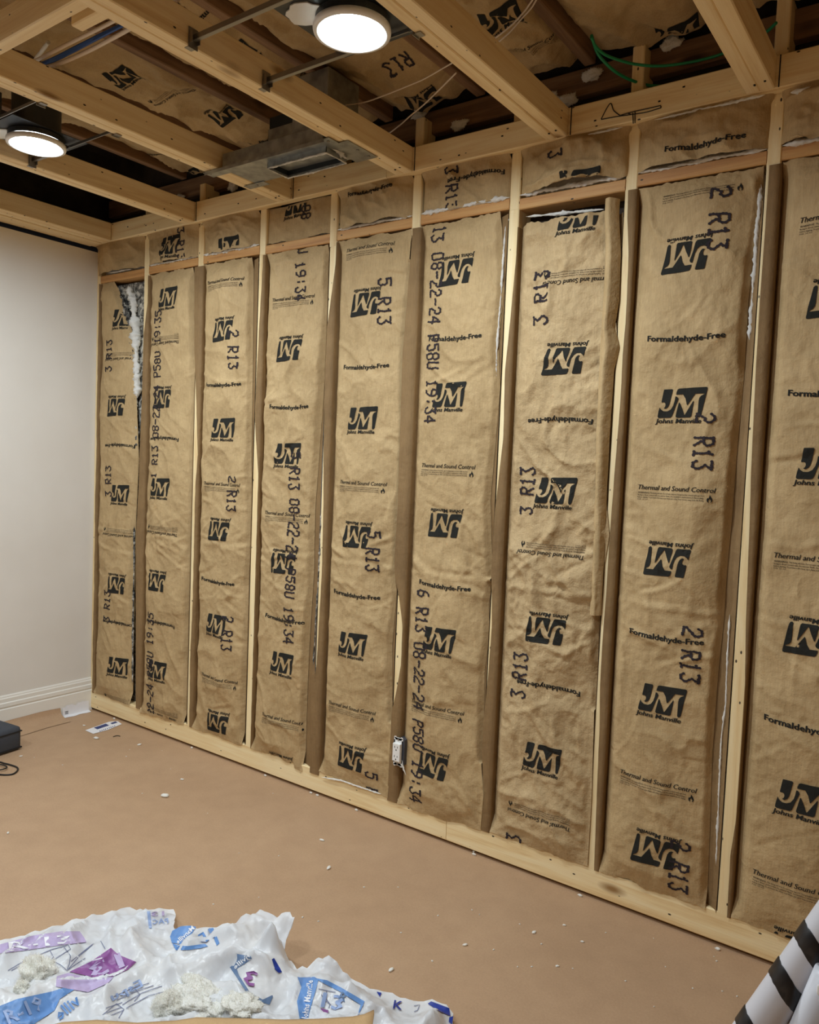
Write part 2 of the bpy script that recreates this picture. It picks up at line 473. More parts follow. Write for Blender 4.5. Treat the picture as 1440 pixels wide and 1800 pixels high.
LOGO = poly_geo(LOGO_POLYS, 0.012)
def strike(g, *d): return merge(*[(g, x, y, 1) for x, y in d])
NAME = strike(text_geo('Johns Manville', 0.1355, 0.0140, 0.004, 0.22, 0, 2, 0), (-0.0006, 0), (0, 0.0002), (0.0006, -0.0002))
FF = strike(text_geo('Formaldehyde-Free', 0.224, 0.0170, 0.006, 0.0, 0.006, 2, 0), (-0.0009, 0), (-0.0003, 0.0004), (0.0003, -0.0004), (0.0009, 0))
TS = strike(text_geo('Thermal and Sound Control', 0.2345, 0.0150, 0.0, 0.22, 0, 2, 0), (-0.0003, 0), (0.0003, 0))
W1 = text_geo('WARNING!', 0.036, 0.0048, 0.012, 0, 0, 1, 0)
W2 = text_geo('This facing will burn. Do not leave exposed. Facing must be covered with approved', 0.165, 0.0042, 0.01, 0, 0, 1, 0)
W3 = text_geo('facing in direct contact with the interior finish. See installation instructions in this package', 0.204, 0.0042, 0.01, 0, 0, 1, 0)
W4 = text_geo('before starting. To prevent a fire keep open flame and other heat sources away from the facing', 0.204, 0.0042, 0.01, 0, 0, 1, 0)
W5 = text_geo('FSK 25-50', 0.032, 0.0035, 0.0, 0, 0, 1, 0)
FLAME = poly_geo([[(0, 0.012), (0.003, 0.006), (0.0055, 0.003), (0.0075, -0.003), (0.006, -0.009), (0.002, -0.011), (0.004, -0.006), (0.0015, -0.002), (0.0, 0.001), (-0.002, -0.003), (-0.0035, -0.007), (-0.001, -0.011), (-0.006, -0.009), (-0.0078, -0.003), (-0.006, 0.003), (-0.003, 0.001), (-0.001, 0.006)]], 0)
G_LOGO = merge((LOGO, 0, 0.0, 1), (NAME, -0.008, -0.0535, 1))
G_WARN = merge((W1, -0.098, 0.0075, 1), (W2, 0.006, 0.0075, 1), (W3, -0.014, 0.0005, 1), (W4, -0.014, -0.0065, 1), (W5, -0.10, -0.013, 1), (FLAME, 0.104, -0.001, 1))
G_TS = merge((TS, 0, 0.016, 1), (G_WARN, 0, -0.0085, 1))
GEO = {'logo': ('printed_logo', G_LOGO), 'ff': ('printed_slogan', FF), 'ts': ('printed_warning', G_TS), 'warn': ('printed_warning', G_WARN)}


class Sheet:
    """a paper sheet in a local frame (a right, b up, n towards the viewer)"""
    def __init__(s, origin, A, B, xl, xr, b0, b1, depth, na=56, nb=200):
        s.o = np.array(origin, float); s.A = np.array(A, float); s.B = np.array(B, float); s.N = np.cross(s.A, s.B)
        s.b0, s.b1, s.na, s.nb = b0, b1, na, nb
        s.bs = np.linspace(b0, b1, nb + 1)
        s.xl = np.array([xl(b) for b in s.bs]); s.xr = np.array([xr(b) for b in s.bs])
        # denser columns near both edges
        u = np.linspace(0, 1, na + 1); s.us = u
        s.H = np.zeros((nb + 1, na + 1))
        for j, b in enumerate(s.bs):
            for i, uu in enumerate(u):
                a = s.xl[j] + uu * (s.xr[j] - s.xl[j])
                s.H[j, i] = depth(a, b, uu, s.xl[j], s.xr[j])
    def P(s, a, b, h): return s.o + s.A * a + s.B * b + s.N * h
    def build(s, name, mat, parent, wav=lambda u, e: 0.0):
        vs = []; fs = []
        for j, b in enumerate(s.bs):
            for i, uu in enumerate(s.us):
                a = s.xl[j] + uu * (s.xr[j] - s.xl[j]); bb = b
                e = j / s.nb
                if e < 0.03: bb = b + wav(uu, 0) * (1 - e / 0.03)
                if e > 0.97: bb = b + wav(uu, 1) * ((e - 0.97) / 0.03)
                vs.append(s.P(a, bb, s.H[j, i]))
        n = s.na + 1
        for j in range(s.nb):
            for i in range(s.na):
                fs.append((j * n + i, j * n + i + 1, (j + 1) * n + i + 1, (j + 1) * n + i))
        return from_py(name, vs, fs, mat, parent, True)
    def h(s, a, b):
        fj = (b - s.b0) / (s.b1 - s.b0) * s.nb
        if fj < 0.5 or fj > s.nb - 0.5: return None
        j = int(fj); tj = fj - j
        xl = s.xl[j] * (1 - tj) + s.xl[j + 1] * tj; xr = s.xr[j] * (1 - tj) + s.xr[j + 1] * tj
        u = (a - xl) / (xr - xl)
        if u < 0.02 or u > 0.985: return None
        fi = u * s.na; i = int(fi); ti = fi - i
        return (s.H[j, i] * (1 - ti) + s.H[j, i + 1] * ti) * (1 - tj) + (s.H[j + 1, i] * (1 - ti) + s.H[j + 1, i + 1] * ti) * tj
    def stamp(s, tx, pitch, h, seed, a, b, rot, parent, lift=0.0022):
        n = len(tx)
        for i, ch in enumerate(tx):
            if ch == ' ': continue
            d = (i + 0.5 - n / 2) * pitch
            s.decal('stamped_character', dots_geo(ch, pitch, h, seed * 31 + i), a + d * math.cos(rot), b + d * math.sin(rot), rot, parent, 'stamp', 1.0, lift)
    def decal(s, name, geo, a, b, rot, parent, mat='ink', scale=1.0, lift=0.0016):
        V, F = geo; c, q = math.cos(rot), math.sin(rot)
        out = []; ok = []
        for x, y in V:
            aa = a + (x * c - y * q) * scale; bb = b + (x * q + y * c) * scale
            hh = s.h(aa, bb)
            ok.append(hh is not None); out.append(s.P(aa, bb, (hh or 0) + lift))
        fs = [f for f in F if all(ok[i] for i in f)]
        if len(fs) < 3: return None
        used = sorted({i for f in fs for i in f}); mp = {i: k for k, i in enumerate(used)}
        return from_py(name, [out[i] for i in used], [[mp[i] for i in f] for f in fs], mat, parent)


def make_creases(seed, x0, x1, z0, z1, n, amp):
    rg = random.Random(seed * 77 + 5); out = []
    for i in range(n):
        mid = rg.random() < 0.45
        cx = rg.uniform(x0, x1); cz = rg.gauss(0.985, 0.12) if mid else rg.uniform(z0, z1)
        if not mid and rg.random() < 0.6: cx = rg.choice((x0 + 0.04, x1 - 0.05))
        an = rg.uniform(-0.75, 0.75) if rg.random() < 0.8 else rg.uniform(0.9, 2.2)
        out.append((cx, cz, math.cos(an), math.sin(an), rg.uniform(0.05, 0.16), amp * rg.uniform(0.5, 1.2) * rg.choice((1, 1, -1)), rg.uniform(-2.5, 2.5)))
    return out


def creases(a, b, L):
    h = 0.0
    for cx, cz, c, q, ln, am, bend in L:
        dx = a - cx; dz = b - cz
        if abs(dx) > ln or abs(dz) > ln: continue
        u = dx * c + dz * q; v = -dx * q + dz * c + bend * u * u
        t = abs(u) / ln
        if t < 1: h += am * math.exp(-abs(v) / 0.0065) * (1 - t * t) - 0.5 * am * math.exp(-((v - 0.016) / 0.010) ** 2) * (1 - t * t)
    return h


def ridge(x, y, z):
    return max(0.0, 1 - abs(noise.noise((x, y, z))) * 3.2)


def wrinkle(a, b, seed, amp, stiff=1.0):
    s = seed * 13.7
    wx = a + 0.06 * noise.noise((a * 5 + s, b * 5, 1)); wy = b + 0.06 * noise.noise((a * 5 + s, b * 5, 9))
    m1 = 0.5 + 0.9 * noise.noise((a * 2.5, b * 1.7 + s, 3)); m1 = max(0.0, m1)
    h = 0.013 * noise.noise((a * 6 + s, b * 2.2, 0)) + 0.005 * noise.noise((a * 10, b * 6 + s, 4))
    h += amp * 0.0095 * noise.noise(((wx + wy * 0.8) * 11 + s, (wx - wy * 0.7) * 3.0, 6.6)) * m1     # soft diagonal folds
    h += amp * 0.0085 * ridge(wx * 5 + s, wy * 4, 2.2) ** 2 * m1
    h += amp * 0.0070 * ridge((wx + wy) * 6 + s, (wx - wy) * 3.2, 5.2) ** 2 * (1.2 - m1 * 0.6)
    h += amp * 0.0034 * noise.noise((wx * 26 + s, wy * 19, 7)) + amp * 0.0017 * noise.noise((wx * 52, wy * 42 + s, 3))
    return h


# ------------------------------------------------------------ the setting
box('floor', (-0.3, -5.2, -0.06), (4.9, 0.16, 0.0), 'floor', None, 0)['kind'] = 'structure'
o = box('wall_left', (-0.14, -5.0, 0.0), (0.0, 0.012, 2.425), 'plaster', None, 0.001); o['kind'] = 'structure'
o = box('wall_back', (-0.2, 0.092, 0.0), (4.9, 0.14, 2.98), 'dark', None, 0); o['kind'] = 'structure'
o = box('wall_right', (4.72, -5.0, 0.0), (4.86, 0.09, 2.98), 'cardboard', None, 0); o['kind'] = 'structure'
o = box('wall_front', (-0.14, -5.14, 0.0), (4.86, -5.0, 2.98), 'cardboard', None, 0); o['kind'] = 'structure'
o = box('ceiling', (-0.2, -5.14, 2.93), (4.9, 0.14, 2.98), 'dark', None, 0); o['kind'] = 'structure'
# void wall above the plastered wall
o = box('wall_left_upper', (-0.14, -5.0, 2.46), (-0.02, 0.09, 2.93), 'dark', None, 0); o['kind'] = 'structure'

# baseboard with its moulded profile
prof = [(0, 0.0), (0.014, 0.0), (0.014, 0.108), (0.0105, 0.112), (0.0105, 0.117), (0.014, 0.121), (0.0135, 0.138), (0.009, 0.142), (0.0095, 0.160), (0.006, 0.166), (0.006, 0.170), (0.003, 0.176), (0, 0.176)]
bm = bmesh.new(); ra = [bm.verts.new((x, -5.0, z)) for x, z in prof]; rb = [bm.verts.new((x, 0.006, z)) for x, z in prof]
for i in range(len(prof) - 1): bm.faces.new((ra[i], rb[i], rb[i + 1], ra[i + 1]))
bm.faces.new(rb); bm.faces.new(ra[::-1])
o = from_bm('baseboard_left', bm, 'trim'); o['kind'] = 'structure'

ORD = ['first', 'second', 'third', 'fourth', 'fifth', 'sixth', 'seventh', 'eighth', 'ninth', 'tenth', 'eleventh']
SX = [0.4257 + 0.4064 * k for k in range(11)]      # stud centres

# bottom plate in two lengths, joint below the sixth bay
bp = empty('bottom_plate', (1.2, 0.045, 0.0)); tag(bp, 'pale timber bottom plate along the foot of the insulated wall', 'timber')
xj = at(784, 1470, 1, 0)[0]
board('plank', (0.0, 0.045, 0.0585), (xj - 0.001, 0.045, 0.0585), 0.093, 0.089, 'lumber', bp, segs=20, seed=3)
board('plank', (xj + 0.001, 0.045, 0.0585), (4.7, 0.045, 0.0585), 0.093, 0.089, 'lumber', bp, segs=20, seed=4)

board('shadow_strip', (0.0, 0.055, 0.006), (4.7, 0.055, 0.006), 0.012, 0.06, 'tape', bp, segs=2)  # black strip standing in for the shadow line under the raised plate

# corner stud, wall studs, short studs above the blocking
c = board('wall_stud', (0.018, 0.046, 0.10), (0.018, 0.046, 2.44), 0.034, 0.085, 'lumber', None, wdir=(1, 0, 0), seed=5)
tag(c, 'narrow stud in the corner against the white wall', 'stud', 'studs of the insulated wall')
BAYN = ['first', 'second', 'third', 'fourth', 'fifth', 'sixth', 'seventh', 'eighth', 'ninth', 'tenth', 'eleventh']
for k in range(11):
    x = SX[k]
    if x > 4.65: break
    s_ = board('wall_stud', (x, 0.0445, 0.10), (x, 0.0445, 2.262), 0.038, 0.089, 'lumber', None, wdir=(1, 0, 0), seed=10 + k, warp=0.002)
    tag(s_, 'pale upright stud between the %s and %s tall insulation batts from the white wall' % (BAYN[k], BAYN[min(k + 1, 10)]), 'stud', 'studs of the insulated wall')
    top = [2.60, 2.63, 2.68, 2.66, 2.655, 2.60, 2.69, 2.71, 2.66, 2.66, 2.66][k]
    low = [2.262, 2.262, 2.262, 2.225, 2.215, 2.262, 2.255, 2.262, 2.262, 2.262, 2.262][k]
    if k in (3, 4):
        sh = board('short_stud', (x - 0.004, 0.0445 - 0.004, low + 0.02), (x - 0.004, 0.0405, top), 0.038, 0.080, 'lumber', None, wdir=(1, 0, 0), seed=30 + k, warp=0.001)
    else:
        sh = board('short_stud', (x, 0.0445, low + 0.0005), (x, 0.0445, top), 0.038, 0.088, 'lumber', None, wdir=(1, 0, 0), seed=30 + k, warp=0.001)
    tag(sh, 'short upright timber behind the top ledger, above the %s tall stud from the white wall' % ORD[k], 'stud', 'short studs above the blocking')
# blocking between the studs (older orange lumber)
for k in range(11):
    x0 = (SX[k - 1] + 0.019) if k else 0.036; x1 = SX[k] - 0.019
    if x1 > 4.7: x1 = 4.7
    if x0 > 4.6: break
    dz = [0, 0.004, 0.006, 0.0, 0.003, 0.006, -0.002, 0.004, 0.006, 0, 0][k]
    b_ = board('blocking', (x0 + 0.001, 0.044, 2.280 + dz), (x1 - 0.001, 0.044, 2.280 + dz), 0.037, 0.088, 'orange', None, wdir=(0, 0, 1), seed=60 + k, segs=4)
    tag(b_, 'orange-brown timber block over the %s tall batt from the white wall' % BAYN[k], 'timber', 'blocking between the studs')

# ledger across the wall, with layout lines and a marker drawing
led = empty('ledger', (2.0, -0.019, 2.45)); tag(led, 'long pale timber ledger carrying the ceiling joists, with marker lines and doodle', 'timber')
board('plank', (0.0, -0.019, 2.4945), (1.93, -0.019, 2.4945), 0.089, 0.036, 'lumber', led, segs=16, seed=71)
board('plank', (1.932, -0.019, 2.4945), (4.7, -0.019, 2.4945), 0.089, 0.036, 'lumber', led, segs=20, seed=72)
JX = [3.270 - 0.6096 * k for k in range(5)]      # right faces of the joists
def ledger_mark(name, pts, r=0.0014):
    P = [Vector((q[0], -0.0378, q[2])) for q in pts]
    tube(name, P, r, 'marker', led, 5)
for jx in JX:
    ledger_mark('layout_line', [(jx + 0.008, 0, 2.452), (jx + 0.008, 0, 2.537)], 0.0018)
    ledger_mark('layout_mark', [(jx - 0.026, 0, 2.505), (jx - 0.016, 0, 2.492), (jx - 0.006, 0, 2.515)], 0.0015)
def dpx(pts): return [at(x, y, 1, -0.038) for x, y in pts]
s3 = 560 / 1440
for pts in ([(455, 538), (495, 468), (512, 500), (540, 522)], [(455, 540), (520, 528), (590, 518), (660, 507), (722, 488)],
            [(540, 522), (600, 505), (660, 492), (720, 478)], [(722, 476), (726, 484), (722, 490)], [(598, 510), (600, 558)], [(608, 506), (608, 556)], [(575, 512), (592, 518)]):
    ledger_mark('marker_doodle', dpx([(880 + x * s3, y * s3) for x, y in pts]), 0.0016)
for xk, zk in ((0.32, 2.50), (1.12, 2.485), (1.62, 2.51), (2.25, 2.47), (2.42, 2.50), (2.95, 2.49), (3.02, 2.515), (0.9, 2.475), (2.75, 2.478)):
    bm = bmesh.new(); boxbm(bm, (xk - 2.0, -0.0185, zk - 2.45), (0.007, 0.002, 0.004)); from_bm('nail', bm, 'marker', led)

# dark timbers behind the ledger
b_ = board('old_plate', (0.02, 0.070, 2.655), (4.68, 0.070, 2.655), 0.085, 0.036, 'old', None, seed=80, segs=8)
tag(b_, 'dark old horizontal timber in the shadow behind the ledger', 'timber')

# ceiling joists: two plies nailed together
for k, jx in enumerate(JX):
    j = empty('ceiling_joist', (jx - 0.038, -0.04, 2.45))
    tag(j, 'doubled pale timber ceiling joist, %s from the white wall' % ['fifth', 'fourth', 'third', 'second', 'first clear one'][k], 'joist', 'ceiling joists')
    board('ply', (jx - 0.0195, -0.040, 2.4945), (jx - 0.0195, -4.95, 2.4945), 0.089, 0.0372, 'joist', j, seed=90 + k, segs=24, warp=0.002)
    board('ply', (jx - 0.0575, -0.040, 2.4950), (jx - 0.0575, -4.95, 2.4950), 0.089, 0.0372, 'joist', j, seed=100 + k, segs=24, warp=0.002)
    bm = bmesh.new()
    for q in range(2): boxbm(bm, (-0.005 + q * 0.028, -0.045 - 0.01 * q, -0.0005), (0.005, 0.006, 0.003))
    from_bm('nail', bm, 'marker', j)
# joist and plates against the left wall
j = empty('ceiling_joist', (0.1, -0.04, 2.45)); tag(j, 'pale timber joist running along the top of the white wall', 'joist', 'ceiling joists')
board('ply', (0.165, -0.04, 2.4945), (0.165, -4.95, 2.4945), 0.089, 0.037, 'joist', j, seed=111, segs=20, warp=0.002)
board('ply', (0.126, -0.04, 2.4925), (0.126, -4.95, 2.4925), 0.089, 0.037, 'joist', j, seed=112, segs=20, warp=0.002)
b_ = board('wall_plate', (0.052, -0.042, 2.462), (0.052, -4.95, 2.462), 0.100, 0.034, 'joist', None, wdir=(1, 0, 0), seed=113, segs=20)
tag(b_, 'flat timber plate lying along the top of the white wall', 'timber')
b_ = board('blocking', (1.441, -1.29, 2.4945), (1.9745, -1.29, 2.4945), 0.085, 0.037, 'joist', None, seed=114, segs=6)
tag(b_, 'short timber block nailed crosswise between two ceiling joists at the top left', 'timber')
b_ = board('blocking', (1.83, -1.215, 2.500), (1.9745, -1.215, 2.500), 0.06, 0.034, 'joist', None, seed=115, segs=3)
tag(b_, 'small timber offcut nailed beside the crosswise ceiling block', 'timber')

# old floor joists above, and the batts between them
OX = [0.66 + 0.4064 * k for k in range(9)]
for k, x in enumerate(OX):
    b_ = board('floor_joist', (x, 0.03, 2.80), (x, -4.95, 2.80), 0.22, 0.038, 'old', None, seed=120 + k, segs=6)
    tag(b_, 'old dark reddish floor joist above the new ceiling joists, %s from the white wall' % ORD[k], 'joist', 'old floor joists above')

# ------------------------------------------------------------ wall batts
def px_table(rows):
    q = sorted((at(x, y, 1, 0.0)[2], at(x, y, 1, 0.0)[0]) for y, x in rows)
    zs = [a for a, _ in q]; xs = [b for _, b in q]
    return lambda z: float(np.interp(z, zs, xs))

# right paper edge of each bay (in front of, or short of, the stud) and where the next bay's flange begins on the stud
RE = {0: [(485, 197), (545, 215), (590, 230), (654, 233), (807, 239), (915, 234), (1089, 231), (1250, 228)],
      1: [(485, 338), (615, 339), (692, 339), (800, 338), (858, 337), (916, 335), (973, 332), (1060, 330), (1147, 327), (1233, 326), (1285, 322)],
      2: [(470, 441), (564, 440), (667, 439), (807, 437), (915, 439), (959, 438), (1031, 433), (1118, 431), (1204, 428), (1311, 426)],
      3: [(442, 575), (581, 571), (706, 563), (789, 557), (897, 549), (1008, 547), (1135, 539), (1230, 535), (1344, 532)],
      4: [(417, 724), (622, 708), (761, 708), (817, 705), (897, 699), (977, 694), (1010, 691), (1040, 693), (1100, 688), (1135, 685), (1230, 685), (1293, 690), (1404, 683)],
      5: [(383, 878), (506, 882), (608, 872), (681, 875), (768, 868), (856, 860), (880, 858), (960, 860), (1020, 863), (1060, 855), (1120, 856), (1180, 848), (1320, 846), (1400, 851), (1480, 844)],
      6: [(383, 1082), (447, 1086), (564, 1084), (600, 1086), (651, 1080), (760, 1074), (880, 1067), (940, 1072), (1040, 1056), (1120, 1049), (1240, 1046), (1400, 1041), (1540, 1033)],
      7: [(311, 1341), (418, 1327), (521, 1314), (659, 1306), (797, 1293), (897, 1286), (1000, 1276), (1084, 1271), (1187, 1260), (1327, 1250), (1467, 1245), (1607, 1240)]}
FB = {0: [(500, 264), (539, 260), (590, 254), (692, 251), (820, 246), (858, 245), (944, 240), (1118, 240), (1248, 240)],
      1: [(485, 343), (615, 343), (692, 346), (800, 349), (850, 345), (973, 342), (1060, 340), (1147, 336), (1285, 334)],
      2: [(470, 463), (594, 456), (667, 452), (733, 449), (844, 456), (897, 454), (1040, 452), (1167, 450), (1319, 446)],
      3: [(442, 594), (581, 576), (678, 572), (789, 570), (882, 570), (1008, 567), (1167, 558), (1230, 548), (1344, 546)],
      4: [(417, 726), (622, 709), (900, 700), (977, 695), (1010, 695), (1050, 703), (1100, 709), (1170, 706), (1220, 697), (1250, 690), (1404, 682)],
      5: [(383, 916), (447, 909), (564, 898), (651, 889), (768, 886), (840, 878), (900, 871), (1000, 865), (1060, 866), (1100, 866), (1180, 860), (1260, 852), (1320, 848), (1400, 852), (1480, 845)],
      6: [(345, 1105), (383, 1104), (447, 1106), (500, 1104), (564, 1101), (620, 1096), (700, 1092), (850, 1080), (953, 1072), (1040, 1067), (1100, 1062), (1200, 1056), (1280, 1055), (1400, 1050), (1540, 1045)],
      7: [(311, 1352), (400, 1346), (521, 1337), (659, 1329), (831, 1321), (907, 1319), (1093, 1312), (1280, 1309), (1420, 1298), (1500, 1285), (1607, 1279)]}
REf = {k: px_table(v) for k, v in RE.items()}; FBf = {k: px_table(v) for k, v in FB.items()}

U, D_, CW, CCW = 0.0, math.pi, -math.pi / 2, math.pi / 2
PR = {  # prints of each bay: (kind, x px, y px, rotation)
 0: [('logo', 214, 557, U), ('ts', 210, 626, D_), ('logo', 207, 717, D_), ('ff', 209, 785, D_), ('logo', 210, 867, U), ('ts', 208, 936, D_), ('logo', 207, 1029, D_), ('ff', 206, 1097, D_), ('logo', 207, 1170, U), ('ts', 205, 1232, D_)],
 1: [('logo', 297, 522, U), ('ts', 291, 598, D_), ('logo', 286, 702, D_), ('ff', 288, 773, D_), ('logo', 284, 856, U), ('ts', 286, 932, D_), ('logo', 278, 1024, D_), ('ff', 281, 1097, D_), ('logo', 277, 1177, U), ('ts', 284, 1254, D_)],
 2: [('ts', 396, 500, U), ('logo', 394, 583, D_), ('ff', 394, 675, U), ('logo', 394, 752, U), ('ts', 392, 857, U), ('logo', 386, 934, D_), ('ff', 384, 1021, U), ('logo', 382, 1096, U), ('ts', 385, 1198, U), ('logo', 382, 1272, D_)],
 3: [('ts', 514, 530, U), ('logo', 510, 617, D_), ('ff', 511, 714, U), ('logo', 508, 797, U), ('ts', 505, 910, U), ('logo', 500, 991, D_), ('ff', 500, 1087, U), ('logo', 498, 1164, U), ('ts', 498, 1270, U), ('logo', 490, 1350, D_)],
 4: [('ts', 651, 442, U), ('logo', 645, 536, D_), ('ff', 644, 643, U), ('logo', 640, 735, U), ('ts', 637, 856, U), ('logo', 629, 944, D_), ('ff', 627, 1044, U), ('logo', 623, 1130, U), ('ts', 619, 1250, U), ('logo', 618, 1334, D_)],
 5: [('logo', 802, 480, D_), ('ff', 800, 592, U), ('logo', 792, 694, U), ('ts', 787, 827, U), ('logo', 782, 924, D_), ('ff', 782, 1028, U), ('logo', 775, 1123, U), ('ts', 767, 1250, U), ('logo', 761, 1346, D_)],
 6: [('logo', 1020, 377, U), ('ts', 1016, 486, D_), ('logo', 994, 636, D_), ('ff', 985, 742, D_), ('logo', 980, 862, U), ('ts', 970, 966, D_), ('logo', 962, 1108, D_), ('ff', 962, 1210, D_), ('logo', 955, 1330, U), ('ts', 948, 1431, D_)],
 7: [('warn', 1235, 338, U), ('logo', 1207, 453, D_), ('ff', 1207, 592, U), ('logo', 1200, 708, U), ('ts', 1187, 868, U), ('logo', 1174, 988, D_), ('ff', 1171, 1118, U), ('logo', 1165, 1229, U), ('ts', 1154, 1382, U), ('logo', 1153, 1496, D_)],
 8: [('tsL', 1405, 398, U), ('logoL', 1419, 532, D_), ('ffL', 1386, 690, U), ('logoL', 1402, 813, U), ('tsL', 1359, 985, U), ('logoL', 1377, 1118, D_), ('ffL', 1343, 1260, U), ('logoL', 1365, 1390, U), ('tsL', 1322, 1540, U), ('logoL', 1350, 1660, D_)]}
ST = {  # ink-jet stamps: (text, x px, y top px, y bottom px, direction)
 0: [('3 R13', 193, 597, 655, CCW), ('3 R13', 191, 818, 874, CCW), ('3 R13', 191, 1037, 1094, CCW)],
 1: [('1 R13 08-22-24 P58U 19:35', 279, 545, 862, CCW), ('1 R13 08-22-24 P58U 19:35', 267, 1076, 1345, CCW)],
 2: [('2 R13', 413, 580, 650, CW), ('2 R13', 410, 836, 900, CW), ('2 R13', 402, 1082, 1144, CW)],
 3: [('5 R13 08-22-24 P58U 19:34', 527, 150, 530, CW), ('5 R13 08-22-24 P58U 19:34', 510, 792, 1132, CW)],
 4: [('5 R13', 678, 488, 572, CW), ('5 R13', 658, 932, 1006, CW), ('5 R13', 652, 1356, 1428, CW)],
 5: [('6 R13 08-22-24 P58U 19:34', 757, 300, 745, CW), ('6 R13 08-22-24 P58U 19:34', 730, 1046, 1412, CW)],
 6: [('3 R13', 954, 476, 574, CCW), ('3 R13', 928, 820, 906, CCW), ('3 R13', 914, 1146, 1228, CCW), ('3 R13', 900, 1466, 1550, CCW)],
 7: [('2 R13', 1266, 328, 442, CW), ('2 R13', 1239, 725, 828, CW), ('2 R13', 1216, 1100, 1202, CW), ('2 R13', 1195, 1476, 1570, CW)],
 8: []}
BL = ['first tall kraft-faced batt beside the white wall, torn open at its upper right',
      'second tall kraft-faced batt from the white wall, with a long date stamp reading upwards',
      'third tall kraft-faced batt from the white wall, stamped 2 R13 and reading downwards',
      'fourth tall kraft-faced batt from the white wall, stamped 19:34 at its top edge',
      'fifth tall kraft-faced batt from the white wall, stamped 5 R13, left of the electrical outlet',
      'sixth tall kraft-faced batt, with the electrical outlet at its lower left',
      'seventh tall kraft-faced batt from the white wall, heavily wrinkled, with a bunched right edge',
      'eighth tall kraft-faced batt from the white wall, stamped 2 R13 on its right',
      'ninth kraft-faced batt, cut off by the right edge of the photo',
      'tenth kraft-faced batt, right of the view', 'eleventh kraft-faced batt, farthest right']
AMP = [0.7, 0.8, 0.9, 1.0, 0.9, 0.9, 1.6, 0.9, 0.7, 0.8, 0.8]

